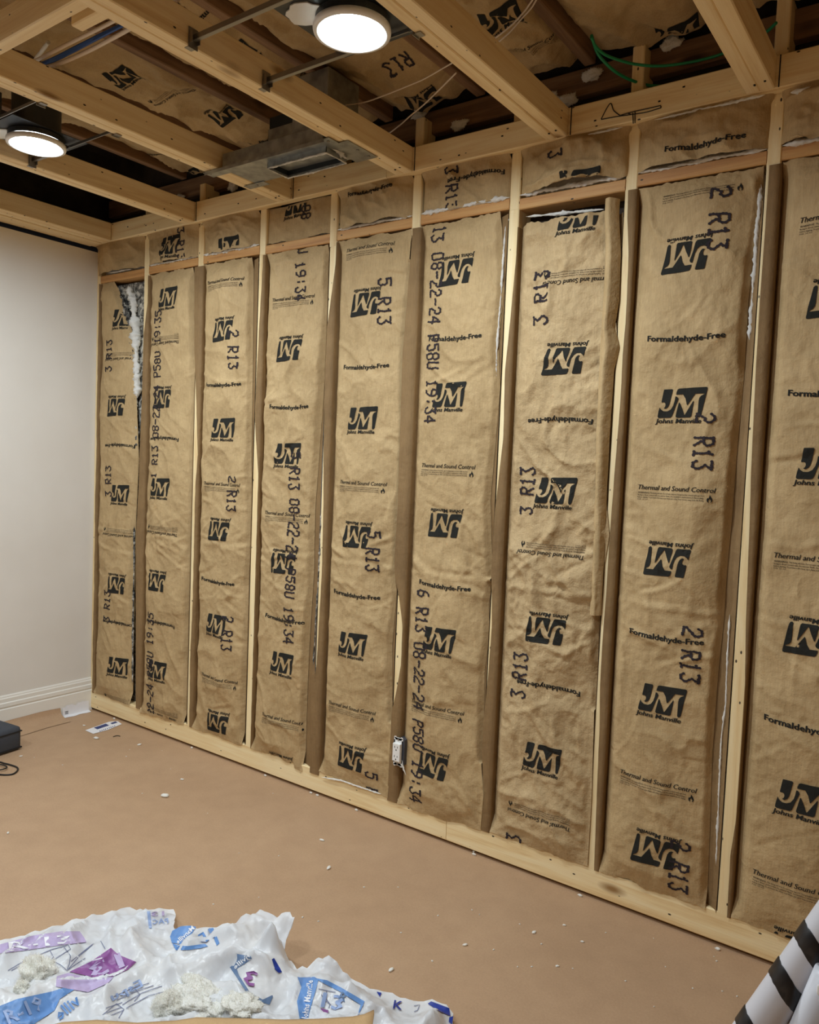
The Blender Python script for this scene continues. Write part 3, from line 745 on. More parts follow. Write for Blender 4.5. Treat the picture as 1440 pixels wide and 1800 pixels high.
for k in range(11):
    x0 = (SX[k - 1] + 0.019) if k else 0.036
    x1 = SX[k] - 0.019
    if x0 > 4.6: break
    root = empty('insulation_batt', ((x0 + x1) / 2, 0.0, 0.1)); tag(root, BL[k], 'insulation', 'full-height wall batts')
    ox, oz = root.location.x, root.location.z
    zb = 0.098; zt = [2.262, 2.262, 2.262, 2.262, 2.262, 2.262, 2.205, 2.262, 2.262, 2.262, 2.262][k]
    xl = lambda z, k=k, x0=x0: x0 + 0.0035
    xr = (lambda z, k=k: REf[k](z)) if k in REf else (lambda z, x1=x1: x1 - 0.004)
    seed = k + 1; amp = AMP[k]
    CRS = make_creases(seed, x0, x1, zb, zt, 26 if k != 6 else 60, 0.0042)
    def depth(a, b, u, l, r, seed=seed, amp=amp, x1=x1, k=k, CRS=CRS):
        over = r > x1 - 0.004                       # paper lies over the stud edge
        left = -0.030 + 0.026 * min(1, u / 0.10) ** 0.6
        base = left if u < 0.10 else -0.004
        belly = 0.024 * math.sin(math.pi * min(1, max(0, (u - 0.04) / 0.96))) ** 0.7
        h = base + belly + (wrinkle(a, b, seed, amp) + creases(a, b, CRS)) * min(1, u * 9) * min(1, (1 - u) * 14 + 0.15)
        # factory fold across the middle
        zf = 0.985 + 0.012 * noise.noise((a * 9, seed * 3.0, 0))
        q = (b - zf) / 0.011
        h += (0.0045 * math.exp(-q * q) - 0.0035 * math.exp(-(q - 1.6) ** 2)) * (0.6 + 0.8 * noise.noise((a * 14, seed, 5)))
        fan = math.exp(-((b - zf) / 0.10) ** 2)
        h += 0.0030 * fan * ridge(a * 16 + seed, (b - zf) * 5 + (a) * 6, seed) * min(1, u * 8) * min(1, (1 - u) * 8)
        if r - a < 0.016:
            t_ = 1 - (r - a) / 0.016
            h = h * (1 - t_) + ((0.004 if over else -0.018) * t_)
        if over and a > x1 - 0.012: h = max(h, 0.0035)
        # settle on the bottom plate and under the blocking
        e = max(0, 1 - (b - 0.10) / 0.06); h = h * (1 - e) + 0.0045 * e + 0.004 * e * noise.noise((a * 20, seed, 2))
        e = max(0, 1 - (2.262 - b) / 0.05); h = h * (1 - e) + (-0.006 + 0.004 * noise.noise((a * 16, seed, 8))) * e
        if k == 7 and b > 2.19: h += 0.0
        return h
    sh = Sheet((-ox, 0, -oz), (1, 0, 0), (0, 0, 1), xl, xr, zb, zt, depth, 72 if k < 9 else 24, 380 if k < 9 else 90)
    sd = seed
    wv = lambda u, e, sd=sd, k=k: (0.010 * noise.noise((u * 5, sd * 2.1, e)) + 0.004 * noise.noise((u * 23, sd, e)) + (-0.012 if k in (1, 5) else 0.006) * (1 - u) * (1 - e) + (-0.02 * (u > .85) if k == 3 else 0) * (1 - e))
    sh.build('facing', 'kraft_rough' if k == 6 else 'kraft', root, wv)
    # left stapling flange: on the stud side, and where it rides up, over the stud face
    vs = []; fs = []; n = 150; z0f = zb - (0.012 if k in (4, 5) else 0); z1f = zt - 0.004
    if k: fb = FBf[k - 1] if (k - 1) in FBf else (lambda z, x0=x0: x0 + 0.001)
    for j in range(n + 1):
        z = z0f + (z1f - z0f) * j / n
        wob = 0.0012 * noise.noise((z * 20, k, 1))
        if k == 0:
            f = x0 - 0.006 + 0.006 * noise.noise((z * 4, 3, 1))
        else: f = fb(z)
        f = min(f, x0 + 0.0005)
        on = f < x0 - 0.001
        row = [(f, 0.0042 + wob + (0.002 * abs(noise.noise((z * 9, k, 6))) if on else 0)), ((f + x0) / 2, 0.0040 + wob), (x0 + 0.0016, 0.0034), (x0 + 0.0030, -0.006), (x0 + 0.0028, -0.018), (x0 + 0.0034, -0.0305)]
        vs += [(q[0] - ox, -q[1], z - oz) for q in row]
    m_ = 6
    for j in range(n):
        for i in range(m_ - 1): fs.append((j * m_ + i, j * m_ + i + 1, (j + 1) * m_ + i + 1, (j + 1) * m_ + i))
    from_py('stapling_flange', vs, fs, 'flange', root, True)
    # right flange: strip from the bulge's edge to the stud
    vs = []; fs = []
    for j in range(n + 1):
        z = zb + (zt - 0.01 - zb) * j / n
        r = xr(z)
        if r > x1 - 0.006: r = x1 - 0.006
        row = [(r - 0.010, -0.020), (r, -0.020), ((r + x1) / 2, -0.010 + 0.004 * noise.noise((z * 8, k, 2))), (x1 - 0.0015, 0.0005)]
        vs += [(q[0] - ox, -q[1], z - oz) for q in row]
    for j in range(n):
        for i in range(3): fs.append((j * 4 + i, j * 4 + i + 1, (j + 1) * 4 + i + 1, (j + 1) * 4 + i))
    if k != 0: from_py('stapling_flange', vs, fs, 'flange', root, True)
    # fibreglass body
    bm = bmesh.new(); boxbm(bm, ((x0 + x1) / 2 - ox, 0.066, (zb + zt) / 2 - oz), (x1 - x0 - 0.004, 0.044, zt - zb - 0.024))
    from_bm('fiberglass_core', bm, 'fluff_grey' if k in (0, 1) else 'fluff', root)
    if k > 8: continue
    def wall_print(kind, px, py, rot):
        Lk = kind.endswith('L'); kind = kind.rstrip('L')
        P = at(px, py, 1, -0.012)
        a = P[0]; b = P[2]
        if Lk: a += {'logo': 0.0715, 'ff': 0.112, 'ts': 0.118}[kind]
        nm, g = GEO[kind]
        sh.decal(nm, g, a, b, rot, root)
    for pr in PR[k]: wall_print(*pr)
    for i, (tx, px, ya, yb, rot) in enumerate(ST[k]):
        A_ = at(px, ya, 1, -0.012); B_ = at(px, yb, 1, -0.012)
        ztp, zbt = A_[2], B_[2]; Ls = abs(ztp - zbt)
        if Ls > 1.2 or len(tx) > 6: pitch = 0.0325
        else: pitch = Ls / len(tx)
        if len(tx) > 6:
            cz = (zbt + len(tx) * pitch / 2) if rot == CW else (ztp - len(tx) * pitch / 2)
            pitch = min(pitch, max(0.0325, Ls / len(tx)) if Ls < 0.95 else 0.0335)
        else: cz = (ztp + zbt) / 2
        sh.stamp(tx, pitch, 0.060, k * 10 + i, at(px, (ya + yb) / 2, 1, -0.012)[0] if len(tx) < 7 else at(px, yb if rot == CW else ya, 1, -0.012)[0] , cz, rot, root)

# bunched loose paper edge at the right of the seventh batt
bat6 = [o for o in COL.objects if o.name.startswith('insulation_batt')][6]
vs = []; fs = []; n = 120; pl = px_table([(383, 1066), (447, 1068), (564, 1062), (651, 1057), (760, 1052), (850, 1050), (980, 1046)])
pr_ = px_table([(375, 1090), (447, 1093), (530, 1090), (575, 1082), (610, 1090), (651, 1081), (760, 1074), (850, 1069), (980, 1064)])
ox, oz = bat6.location.x, bat6.location.z
for j in range(n + 1):
    z = 0.93 + (2.235 - 0.93) * j / n
    a, b = pl(z), pr_(z)
    for i in range(9):
        u = i / 8; x = a + (b - a) * u
        h = 0.016 + 0.022 * math.sin(math.pi * min(1, u * 1.15)) * (0.55 + 0.45 * min(1, (z - 0.93) * 1.2)) + 0.004 * noise.noise((u * 5, z * 7, 3)) + 0.005 * noise.noise((u * 9, z * 2.5, 8))
        if u > 0.9: h -= 0.010
        vs.append((x - ox, -h, z - oz))
for j in range(n):
    for i in range(8): fs.append((j * 9 + i, j * 9 + i + 1, (j + 1) * 9 + i + 1, (j + 1) * 9 + i))
o = from_py('loose_paper_edge', vs, fs, 'kraft', bat6, True)

# exposed fibreglass at the torn corner, and whiskers along a few edges
bats = [o for o in COL.objects if o.name.startswith('insulation_batt')]
def strip_on(k, pts, r, y=-0.001, mat='fluff', seed=0):
    P = []
    for px, py in pts:
        q = at(px, py, 1, y); P.append((q[0] - bats[k].location.x, q[1], q[2] - bats[k].location.z))
    fluff_strip('fiberglass_fringe', P, r, bats[k], seed, mat)['kind'] = 'stuff'
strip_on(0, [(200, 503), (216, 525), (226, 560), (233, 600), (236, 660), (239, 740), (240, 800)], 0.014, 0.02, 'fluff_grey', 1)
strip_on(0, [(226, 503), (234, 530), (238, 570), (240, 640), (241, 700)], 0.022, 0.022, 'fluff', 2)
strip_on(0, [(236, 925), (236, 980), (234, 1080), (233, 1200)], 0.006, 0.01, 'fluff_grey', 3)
strip_on(7, [(1338, 318), (1335, 360), (1330, 420), (1326, 480), (1322, 540), (1318, 600)], 0.007, 0.014, 'fluff', 4)
strip_on(7, [(1283, 1080), (1279, 1160), (1276, 1240), (1268, 1300), (1264, 1400), (1259, 1520)], 0.0032, 0.006, 'fluff', 5)
strip_on(5, [(889, 395), (884, 470), (879, 540), (873, 620), (871, 700)], 0.0045, 0.012, 'fluff', 6)
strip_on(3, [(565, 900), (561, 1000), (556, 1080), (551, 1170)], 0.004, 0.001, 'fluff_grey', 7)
strip_on(6, [(925, 381), (960, 378), (1000, 374), (1040, 370), (1062, 368)], 0.006, -0.002, 'fluff', 8)
strip_on(4, [(565, 1366), (600, 1372), (640, 1386), (670, 1396)], 0.0035, -0.006, 'fluff', 9)

# ------------------------------------------------------------ short batts between the blocking and the ledger
UPR = {1: [('logo', 299, 431, U)], 2: [('logo', 401, 434, U)], 3: [('logo', 512, 352, U)], 4: [('ff', 652, 334, U), ('logo', 645, 425, D_)],
       5: [('ff', 833, 310, D_)], 6: [('logo', 1022, 328, U)], 7: [('ff', 1240, 251, U)], 8: [], 0: [('ff', 208, 487, D_)]}
UST = {1: ('3 R13', 318, 428, CW), 3: ('5 R13 08', 531, 330, CW), 5: ('3 R13', 792, 330, CW), 6: ('3', 978, 272, CW)}
UL = ['short kraft-faced batt in the corner at the top of the white wall', 'short kraft-faced batt with a logo, second from the white wall in the top row',
      'short kraft-faced batt with a large logo, third from the white wall in the top row', 'flat short kraft-faced batt with a downward stamp, fourth from the white wall, top row',
      'puffed short kraft-faced batt, fifth from the white wall, top row', 'short kraft-faced batt with a stamp at its upper left, sixth in the top row',
      'crumpled short kraft-faced batt with a half-hidden logo, seventh in the top row', 'wide short kraft-faced batt with curved slogan, eighth in the top row',
      'short kraft-faced batt at the right edge of the photo in the top row', 'short kraft-faced batt, tenth in the top row', 'short kraft-faced batt, last in the top row']
for k in range(11):
    x0 = (SX[k - 1] + 0.019) if k else 0.004; x1 = SX[k] - 0.019
    if x0 > 4.6: break
    x1 = min(x1, 4.70)
    root = empty('insulation_batt', ((x0 + x1) / 2, 0.0, 2.30)); tag(root, UL[k], 'insulation', 'short batts in the top row')
    ox, oz = root.location.x, root.location.z
    seed = 40 + k; amp = [1.4, 1.5, 1.6, 0.6, 1.8, 1.6, 2.6, 1.7, 2.6, 1, 1][k]
    proud = [0.02, 0.02, 0.015, -0.012, 0.022, 0.010, 0.030, 0.034, 0.03, 0.01, 0.01][k]
    ztop = [2.455] * 11; ztop[8] = 2.455
    def depth(a, b, u, l, r, seed=seed, amp=amp, proud=proud, k=k):
        v_ = (b - 2.297) / 0.16
        s_ = max(0.0, math.sin(math.pi * min(max(u, 0), 1))) ** 0.5
        h = (-0.014 + (proud + 0.014) * s_) + wrinkle(a, b, seed, amp) * s_ * 1.1
        h += (0.007 * amp * noise.noise((a * 10 + seed, b * 12, 2)) + 0.004 * amp * ridge(a * 9 + b * 5 + seed, b * 14 - a * 3, 4) ** 2) * s_
        tk = max(0, (v_ - 0.80) / 0.20)             # tucks in below the ledger
        h = h * (1 - tk) + (0.026) * tk * (0.6 + 0.4 * s_) if proud > 0 else h
        return h
    xl2 = lambda z, x0=x0, k=k: x0 - (0.012 if k in (1, 2, 7, 8) else -0.002) * (0.6 + 0.6 * noise.noise((z * 20, k, 0)))
    xr2 = lambda z, x1=x1, k=k: x1 + (0.014 if k in (0, 1, 6, 7) else -0.003) * (0.7 + 0.6 * noise.noise((z * 20, k, 9)))
    sh = Sheet((-ox, 0, -oz), (1, 0, 0), (0, 0, 1), xl2, xr2, 2.304, 2.452, depth, 52, 34)
    rag = 0.020 if k in (6, 8) else 0.008
    sh.build('facing', 'kraft', root, lambda u, e, sd=seed, rag=rag: (rag * noise.noise((u * 6, sd * 2.1, e)) + 0.3 * rag * noise.noise((u * 20, sd, 3)) + (0.004 if rag > .01 else 0)) * (1 - e))
    bm = bmesh.new(); boxbm(bm, ((x0 + x1) / 2 - ox, 0.058, 2.375 - oz), (SX[0] * 0 + (x1 - x0) - 0.012, 0.056, 0.14)); from_bm('fiberglass_core', bm, 'fluff', root)
    if k not in (3,):
        pts = [(x0 + (x1 - x0) * q / 8 - ox, -0.001 - 0.004 * noise.noise((q, k, 0)), 2.306 + 0.004 * noise.noise((q * 1.7, k, 3)) - oz) for q in range(9)]
        if k in (0,): pts = pts[2:7]
        fluff_strip('fiberglass_fringe', pts, 0.0085 if k in (6, 8, 5, 2) else 0.006, root, 50 + k)['kind'] = 'stuff'
    for kind, px, py, rot in UPR.get(k, []):
        P = at(px, py, 1, -0.02); sh.decal(GEO[kind][0], GEO[kind][1], P[0], P[2], rot, root, 'ink', 1.0, 0.002)
    if k in UST:
        tx, px, py, rot = UST[k]; P = at(px, py, 1, -0.02)
        sh.stamp(tx, 0.030, 0.056, 80 + k, P[0], P[2], rot, root)
bits = [(0.62, 2.61), (1.0, 2.60), (1.75, 2.60), (2.02, 2.69), (2.55, 2.62), (2.62, 2.60), (2.70, 2.66), (2.95, 2.69), (3.45, 2.62), (3.52, 2.66), (2.2, 2.61)]
for i, (x, z) in enumerate(bits):
    o = clump('fiberglass_tuft', (x, 0.035, z), (0.030, 0.012, 0.018), 'fluff', None, 3, 0.7, 60 + i)
    tag(o, 'torn white fiberglass tuft behind the ledger, %s from the left' % ORD[sorted(q[0] for q in bits).index(x)], 'insulation', 'fiberglass tufts behind the ledger')
# a white seam of fibreglass below the ledger at the right
for i, pts in enumerate(([(x_, 471.5 - 0.2265 * x_) for x_ in (1150, 1200, 1250, 1300, 1345)], [(x_, 471.5 - 0.2265 * x_) for x_ in (1005, 1030, 1065, 1095)], [(1390, 163), (1412, 159), (1436, 154)])):
    P = [at(x, y, 1, -0.036) for x, y in pts]
    o = fluff_strip('fiberglass_tuft', P, 0.004 if i < 2 else 0.010, None, 90 + i)
    tag(o, ['long white fiberglass wisp squeezed out below the ledger at the right', 'short white fiberglass wisp below the ledger left of the doodle', 'white fiberglass wisp below the ledger at the right edge of the photo'][i], 'insulation', 'fiberglass wisps under the ledger')

# ------------------------------------------------------------ ceiling batts between the old joists
CALL = [('logo', 262, 322, U), ('ff', 195, 300, D_), ('logo', 175, 183, D_), ('ff', 115, 8, U), ('logo', 213, 130, U), ('ts', 300, 166, D_), ('logo', 397, 207, D_), ('ff', 462, 243, U),
        ('logo', 415, 88, U), ('ff', 345, 35, D_), ('ts', 515, 145, U), ('logo', 275, 5, U), ('logo', 628, 232, D_), ('logo', 745, 168, D_), ('ff', 790, 188, U),
        ('logo', 880, 22, U), ('ts', 945, 75, U), ('logo', 1000, 128, D_), ('logo', 1190, 48, U), ('ff', 1340, 20, U)]
CSTA = [('6 R13', 715, 105, D_), ('2 R13', 1395, 10, D_)]
def bay_of(x): return max(0, min(7, int((x - OX[0]) / 0.4064)))
for k in range(8):
    x0 = OX[k] + 0.019; x1 = OX[k + 1] - 0.019
    root = empty('insulation_batt', ((x0 + x1) / 2, -1.3, 2.72))
    tag(root, 'kraft-faced ceiling batt between old floor joists, %s from the white wall' % ORD[k], 'insulation', 'ceiling batts above the joists')
    ox = root.location.x
    seed = 70 + k
    def depth(a, b, u, l, r, seed=seed):
        s_ = max(0.0, math.sin(math.pi * min(max(u, 0), 1))) ** 0.5
        return -0.020 + 0.034 * s_ + 1.8 * wrinkle(a, b, seed, 1.2) * min(1, s_ * 2) + 0.014 * noise.noise((a * 5 + seed, b * 2.2, 1)) * s_
    # local frame: a = +x, b = -y, n = -z
    sh = Sheet((-ox, 1.3, 0.0), (1, 0, 0), (0, -1, 0), lambda b, x0=x0: x0 + 0.001, lambda b, x1=x1: x1 - 0.001, -0.02, 3.0, depth, 40, 200)
    sh.build('facing', 'kraft', root)
    for kind, px, py, rot in CALL:
        P = at(px, py, 2, 2.708)
        if bay_of(P[0]) != k: continue
        sh.decal(GEO[kind][0], GEO[kind][1], min(max(P[0], x0 + .1), x1 - .1), -P[1], rot, root, 'ink', 1.0, 0.002)
    for tx, px, py, rot in CSTA:
        P = at(px, py, 2, 2.708)
        if bay_of(P[0]) != k: continue
        sh.stamp(tx, 0.036, 0.062, 99 + k, P[0], -P[1], rot, root)

# ------------------------------------------------------------ recessed lights
LLB = ['lit round recessed light nearest the middle of the ceiling', 'lit round recessed light at the left edge near the white wall', 'added round recessed light out of view, further from the wall on the left', 'added round recessed light out of view, further from the wall on the right']
for i, (lx, ly) in enumerate(LIGHT_SPOTS):
    r = empty('recessed_light', (lx, ly, 2.45)); tag(r, LLB[i], 'light', 'recessed ceiling lights')
    bm = bmesh.new(); lathe(bm, [(0.078, 0.004), (0.080, -0.003), (0.088, -0.006), (0.096, -0.004), (0.0975, 0.002), (0.0965, 0.010), (0.080, 0.012), (0.078, 0.004)], 48)
    from_bm('trim_ring', bm, 'white', r, True)
    bm = bmesh.new(); rg_ = lathe(bm, [(0.0795, 0.0005), (0.05, -0.0025), (0.0005, -0.004)], 48); bm.faces.new(rg_[-1][::-1])
    from_bm('lens', bm, 'lens', r, True)
    bm = bmesh.new(); rg_ = lathe(bm, [(0.092, 0.0125), (0.092, 0.03), (0.080, 0.034), (0.080, 0.19), (0.0005, 0.19)], 40)
    from_bm('housing_can', bm, 'darksteel', r)
    bm = bmesh.new()
    boxbm(bm, (-0.02, 0.0, 0.034), (0.24, 0.27, 0.0016)); from_bm('mounting_plate', bm, 'darksteel', r)
    bm = bmesh.new()
    ring = []
    rg = random.Random(i)
    for q in range(22):
        an = 2 * math.pi * q / 22; rr = 1 + rg.uniform(-0.12, 0.12)
        ring.append(bm.verts.new((-0.085 + 0.052 * math.cos(an) * rr, -0.075 + 0.045 * math.sin(an) * rr, 0.0325)))
    f = bm.faces.new(ring); ex = bmesh.ops.extrude_face_region(bm, geom=[f]); bmesh.ops.translate(bm, vec=(0, 0, -0.003), verts=[q for q in ex['geom'] if isinstance(q, bmesh.types.BMVert)])
    from_bm('compound_smear', bm, 'mud', r)
    bm = bmesh.new(); boxbm(bm, (-0.02, -0.17, 0.075), (0.12, 0.06, 0.08), None, 0.003); from_bm('junction_box', bm, 'darksteel', r)
    jl = max([j_ for j_ in JX if j_ < lx]) - lx; jr = min([j_ for j_ in JX if j_ > lx]) - 0.0765 - lx
    for yy, in ((-0.165,), (0.095,)):
        bm = bmesh.new()
        boxbm(bm, ((jl + 0.03) / 2, yy, 0.022), (abs(jl) + 0.03, 0.005, 0.014))
        boxbm(bm, ((jr + 0.0) / 2, yy + 0.004, 0.022), (abs(jr), 0.003, 0.009))
        boxbm(bm, ((jl + 0.03) / 2, yy + 0.004, 0.0155), (abs(jl) + 0.03, 0.010, 0.0015))
        hb = from_bm('hanger_bar', bm, 'barsteel', r)
        for e, sg in ((jl, 1), (jr, -1)):
            bm = bmesh.new()
            boxbm(bm, (e + sg * 0.0015, yy, 0.020), (0.002, 0.030, 0.052)); boxbm(bm, (e - sg * 0.008, yy, -0.0015), (0.022, 0.022, 0.0018))
            boxbm(bm, (e + sg * 0.008, yy - 0.012, 0.020), (0.014, 0.002, 0.030)); boxbm(bm, (e + sg * 0.008, yy + 0.012, 0.020), (0.014, 0.002, 0.030))
            from_bm('bar_bracket', bm, 'barsteel', hb)

# ------------------------------------------------------------ duct boot
xa, xb = 1.36, 2.03
db = empty('duct_boot', (1.70, -0.30, 2.45)); tag(db, 'galvanised duct boot with open rectangular register hole, held below two joists', 'duct')
bm = bmesh.new()
def L3(x, y, z): return (x - 1.70, y + 0.30, z - 2.45)
hx0, hx1, hy0, hy1 = 1.652, 1.935, -0.375, -0.270
for lo, hi in (((xa, -0.425, 2.4455), (xb - 0.04, hy0, 2.447)), ((hx1, hy0, 2.4455), (xb + 0.0, -0.215, 2.447)), ((xa + 0.03, hy1 + 0.02, 2.4455), (1.50, -0.215, 2.447)), ((1.55, hy0, 2.4455), (hx0, hy1, 2.447))):
    c = [(a + b) / 2 for a, b in zip(lo, hi)]; boxbm(bm, L3(*c), [b - a for a, b in zip(lo, hi)])
boxbm(bm, L3(xa + 0.31, -0.4255, 2.4415), (0.60, 0.0015, 0.012))
from_bm('mounting_plate', bm, 'steel', db)
bm = bmesh.new(); tk = 0.002
for lo, hi in (((hx0, hy0, 2.425), (hx1, hy0 + tk, 2.56)), ((hx0, hy1 - tk, 2.425), (hx1, hy1, 2.56)), ((hx0, hy0, 2.425), (hx0 + tk, hy1, 2.56)), ((hx1 - tk, hy0, 2.425), (hx1, hy1, 2.56))):
    c = [(a + b) / 2 for a, b in zip(lo, hi)]; boxbm(bm, L3(*c), [b - a for a, b in zip(lo, hi)])
from_bm('collar', bm, 'steel', db)
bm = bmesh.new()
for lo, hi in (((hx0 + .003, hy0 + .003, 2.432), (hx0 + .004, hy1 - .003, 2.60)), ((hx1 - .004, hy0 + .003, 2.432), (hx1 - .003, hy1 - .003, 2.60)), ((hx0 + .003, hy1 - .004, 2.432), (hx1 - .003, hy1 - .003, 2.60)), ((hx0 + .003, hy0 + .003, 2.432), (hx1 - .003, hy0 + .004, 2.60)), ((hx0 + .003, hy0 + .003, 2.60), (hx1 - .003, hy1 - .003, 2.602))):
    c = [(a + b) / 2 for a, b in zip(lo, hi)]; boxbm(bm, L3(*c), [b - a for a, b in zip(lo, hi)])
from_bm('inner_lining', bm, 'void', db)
bm = bmesh.new(); boxbm(bm, L3(1.70, -0.325, 2.476), (0.50, 0.17, 0.055), None, 0.003); boxbm(bm, L3(1.88, -0.325, 2.59), (0.16, 0.16, 0.20), None, 0.003); from_bm('duct_body', bm, 'steel', db)
rimp = [L3(hx0, hy0, 2.425), L3((hx0 + hx1) / 2, hy0 - .002, 2.424), L3(hx1, hy0, 2.425), L3(hx1 + .003, (hy0 + hy1) / 2, 2.424), L3(hx1, hy1, 2.425), L3((hx0 + hx1) / 2, hy1 + .001, 2.424), L3(hx0, hy1, 2.425), L3(hx0, (hy0 + hy1) / 2, 2.425), L3(hx0, hy0, 2.425)]
off = Vector(db.location)
fluff_strip('compound_smear', rimp, 0.0036, db, 5, 'mud', 1.3)
fluff_strip('compound_smear', [L3(hx1 + .006, hy0 + .02, 2.444), L3(hx1 + .010, (hy0 + hy1) / 2, 2.444), L3(hx1 + .006, hy1, 2.440)], 0.007, db, 6, 'mud', 1.6)
bm = bmesh.new()
for x, y in ((xa + .02, -.405), (xa + .09, -.235), (xb - .06, -.405), (xb - .02, -.30), (xb - .02, -.24)): boxbm(bm, L3(x, y, 2.4445), (0.008, 0.008, 0.003), None, 0.001)
from_bm('screw', bm, 'barsteel', db)
# grey duct standing behind the joist
bm = bmesh.new(); boxbm(bm, (0, 0, 0), (0.20, 0.30, 0.16), None, 0.003)
o = from_bm('duct_box', bm, 'steel'); o.location = (1.93, -0.62, 2.63); o.hide_render = False
bpy.data.objects.remove(o)

# ------------------------------------------------------------ cables
def cable(name, pts, z, r, mat, label, group, jit=0.0):
    P = []
    for i, (x, y) in enumerate(pts):
        zz = z if not isinstance(z, (list, tuple)) else z[i]
        P.append(at(x, y, 2, zz))
    o = tube(name, P, r, mat, None, 8, jit); tag(o, label, 'cable', group); return o
cable('thin_cable', [(598, 186), (640, 180), (680, 166), (712, 153), (745, 139), (782, 118), (800, 108)], 2.60, 0.0022, 'wire_w', 'thin white wire sagging between joists, the upper left of the two', 'thin white wires')
cable('thin_cable', [(640, 238), (662, 239), (682, 235), (703, 220), (722, 203), (745, 184), (770, 160), (802, 128)], 2.60, 0.0025, 'wire_w', 'thin white wire drooping low beside the register duct', 'thin white wires')
cable('thin_cable', [(846, 92), (858, 76), (880, 60), (902, 42), (922, 20), (936, 0), (950, -20)], 2.62, 0.0025, 'wire_w', 'thin white wire above the middle joist, left one of the pair', 'thin white wires')
cable('thin_cable', [(846, 92), (868, 80), (895, 58), (915, 35), (934, 14), (946, -6)], 2.625, 0.0025, 'wire_w', 'thin white wire above the middle joist, right one of the pair', 'thin white wires')
cable('green_cable', [(1040, 66), (1048, 82), (1064, 96), (1090, 106), (1118, 113), (1160, 116), (1210, 110), (1260, 98), (1310, 78), (1345, 58), (1365, 40)], 2.605, 0.0042, 'wire_g', 'green cable curving high across the gap behind the ledger', 'green cables')
cable('green_cable', [(1040, 62), (1050, 92), (1066, 112), (1085, 128), (1110, 141), (1140, 150), (1175, 151), (1205, 147)], [2.64, 2.62, 2.60, 2.59, 2.585, 2.58, 2.575, 2.57], 0.0045, 'wire_g', 'green cable drooping lower behind the ledger', 'green cables')
cable('house_cable', [(-10, 126), (25, 120), (60, 108), (110, 82), (150, 62), (190, 42), (230, 20), (270, 0)], 2.575, 0.0055, 'wire_w', 'white cable of the ceiling bundle, upper one', 'cable bundle at the top left')
cable('house_cable', [(-10, 132), (22, 126), (60, 122), (100, 113), (150, 92), (200, 66), (250, 38), (300, 8), (320, -8)], 2.565, 0.006, 'wire_w', 'white cable of the ceiling bundle, lowest one', 'cable bundle at the top left')
for d in (0, 3.5, 7, 10):
    cable('data_cable', [(-10, 124 + d * .3), (15, 119 + d * .2), (55, 116 - d * .1), (90, 104 + d * .5), (130, 84 + d * .6), (170, 64 + d * .5), (215, 42 + d * .4), (270, 12 + d), (300, -4 + d)], 2.58 - d * 0.0006, 0.0036, 'wire_b', 'blue data cable in the ceiling bundle', 'cable bundle at the top left')
cable('flexible_conduit', [(85, 74), (72, 92), (62, 106), (58, 124), (57, 140)], 2.66, 0.006, 'mud', 'pale flexible conduit dropping behind the blue cables', None, 0.3)
cable('flexible_conduit', [(44, 184), (38, 194), (30, 202), (22, 206)], 2.60, 0.005, 'barsteel', 'short ribbed metal conduit above the left recessed light', None, 0.3)

# ------------------------------------------------------------ outlet
ot = empty('electrical_outlet', (2.078, -0.016, 0.295)); tag(ot, 'white electrical outlet without cover plate poking through the sixth batt', 'outlet')
bm = bmesh.new(); boxbm(bm, (0, 0.034, 0), (0.052, 0.062, 0.098), None, 0.002); from_bm('outlet_box', bm, 'blue_box', ot)
bm = bmesh.new()
boxbm(bm, (0, -0.001, 0), (0.030, 0.0016, 0.106), None, 0.0005)
for s_ in (-1, 1):
    boxbm(bm, (0, -0.001, s_ * 0.049), (0.042, 0.0016, 0.010), None, 0.0005)
    boxbm(bm, (-0.015, -0.001, s_ * 0.053), (0.008, 0.0016, 0.008)); boxbm(bm, (0.015, -0.001, s_ * 0.053), (0.008, 0.0016, 0.008))
from_bm('yoke', bm, 'white', ot)
bm = bmesh.new(); boxbm(bm, (0, -0.008, 0), (0.034, 0.014, 0.068), None, 0.002); fc = from_bm('outlet_face', bm, 'white', ot)
bm = bmesh.new()
for zc in (0.017, -0.019):
    boxbm(bm, (-0.007, -0.0152, zc + 0.004), (0.0022, 0.0008, 0.008)); boxbm(bm, (0.006, -0.0152, zc + 0.004), (0.0022, 0.0008, 0.0065)); boxbm(bm, (0, -0.0152, zc - 0.007), (0.0045, 0.0008, 0.0045))
from_bm('slots', bm, 'black', fc)
bm = bmesh.new()
for zc in (0.047, -0.047): boxbm(bm, (0, -0.003, zc), (0.007, 0.003, 0.007), None, 0.001)
from_bm('screw', bm, 'barsteel', ot)
fluff_strip('fiberglass_fringe', [(0.018, 0.002, -0.03), (0.022, 0.0, -0.05), (0.034, -0.001, -0.068), (0.042, -0.002, -0.082)], 0.005, ot, 12)['kind'] = 'stuff'

# ------------------------------------------------------------ things on the floor
# turned-up edge of the floor paper along the left wall
vs = []; fs = []; n = 60
for j in range(n + 1):
    y = -0.175 - (1.6 - 0.175) * j / n
    hgt = 0.052 + 0.010 * noise.noise((y * 5, 0, 0)) + 0.012 * max(0, -y - 0.35)
    outw = 0.018 + 0.10 * max(0, min(1, (-y - 0.30) / 0.8)) 
    prof_ = [(outw + 0.10, 0.0025), (outw + 0.045, 0.006), (outw + 0.012, 0.018), (0.0165 + outw * 0.25, hgt * 0.6), (0.0160, hgt)]
    vs += [(x, y, z) for x, z in prof_]
for j in range(n):
    for i in range(4): fs.append((j * 5 + i, j * 5 + i + 1, (j + 1) * 5 + i + 1, (j + 1) * 5 + i))
o = from_py('floor_paper_edge', vs, fs, 'floor', None, True); tag(o, 'turned-up brown edge of the floor paper against the white baseboard', 'paper')

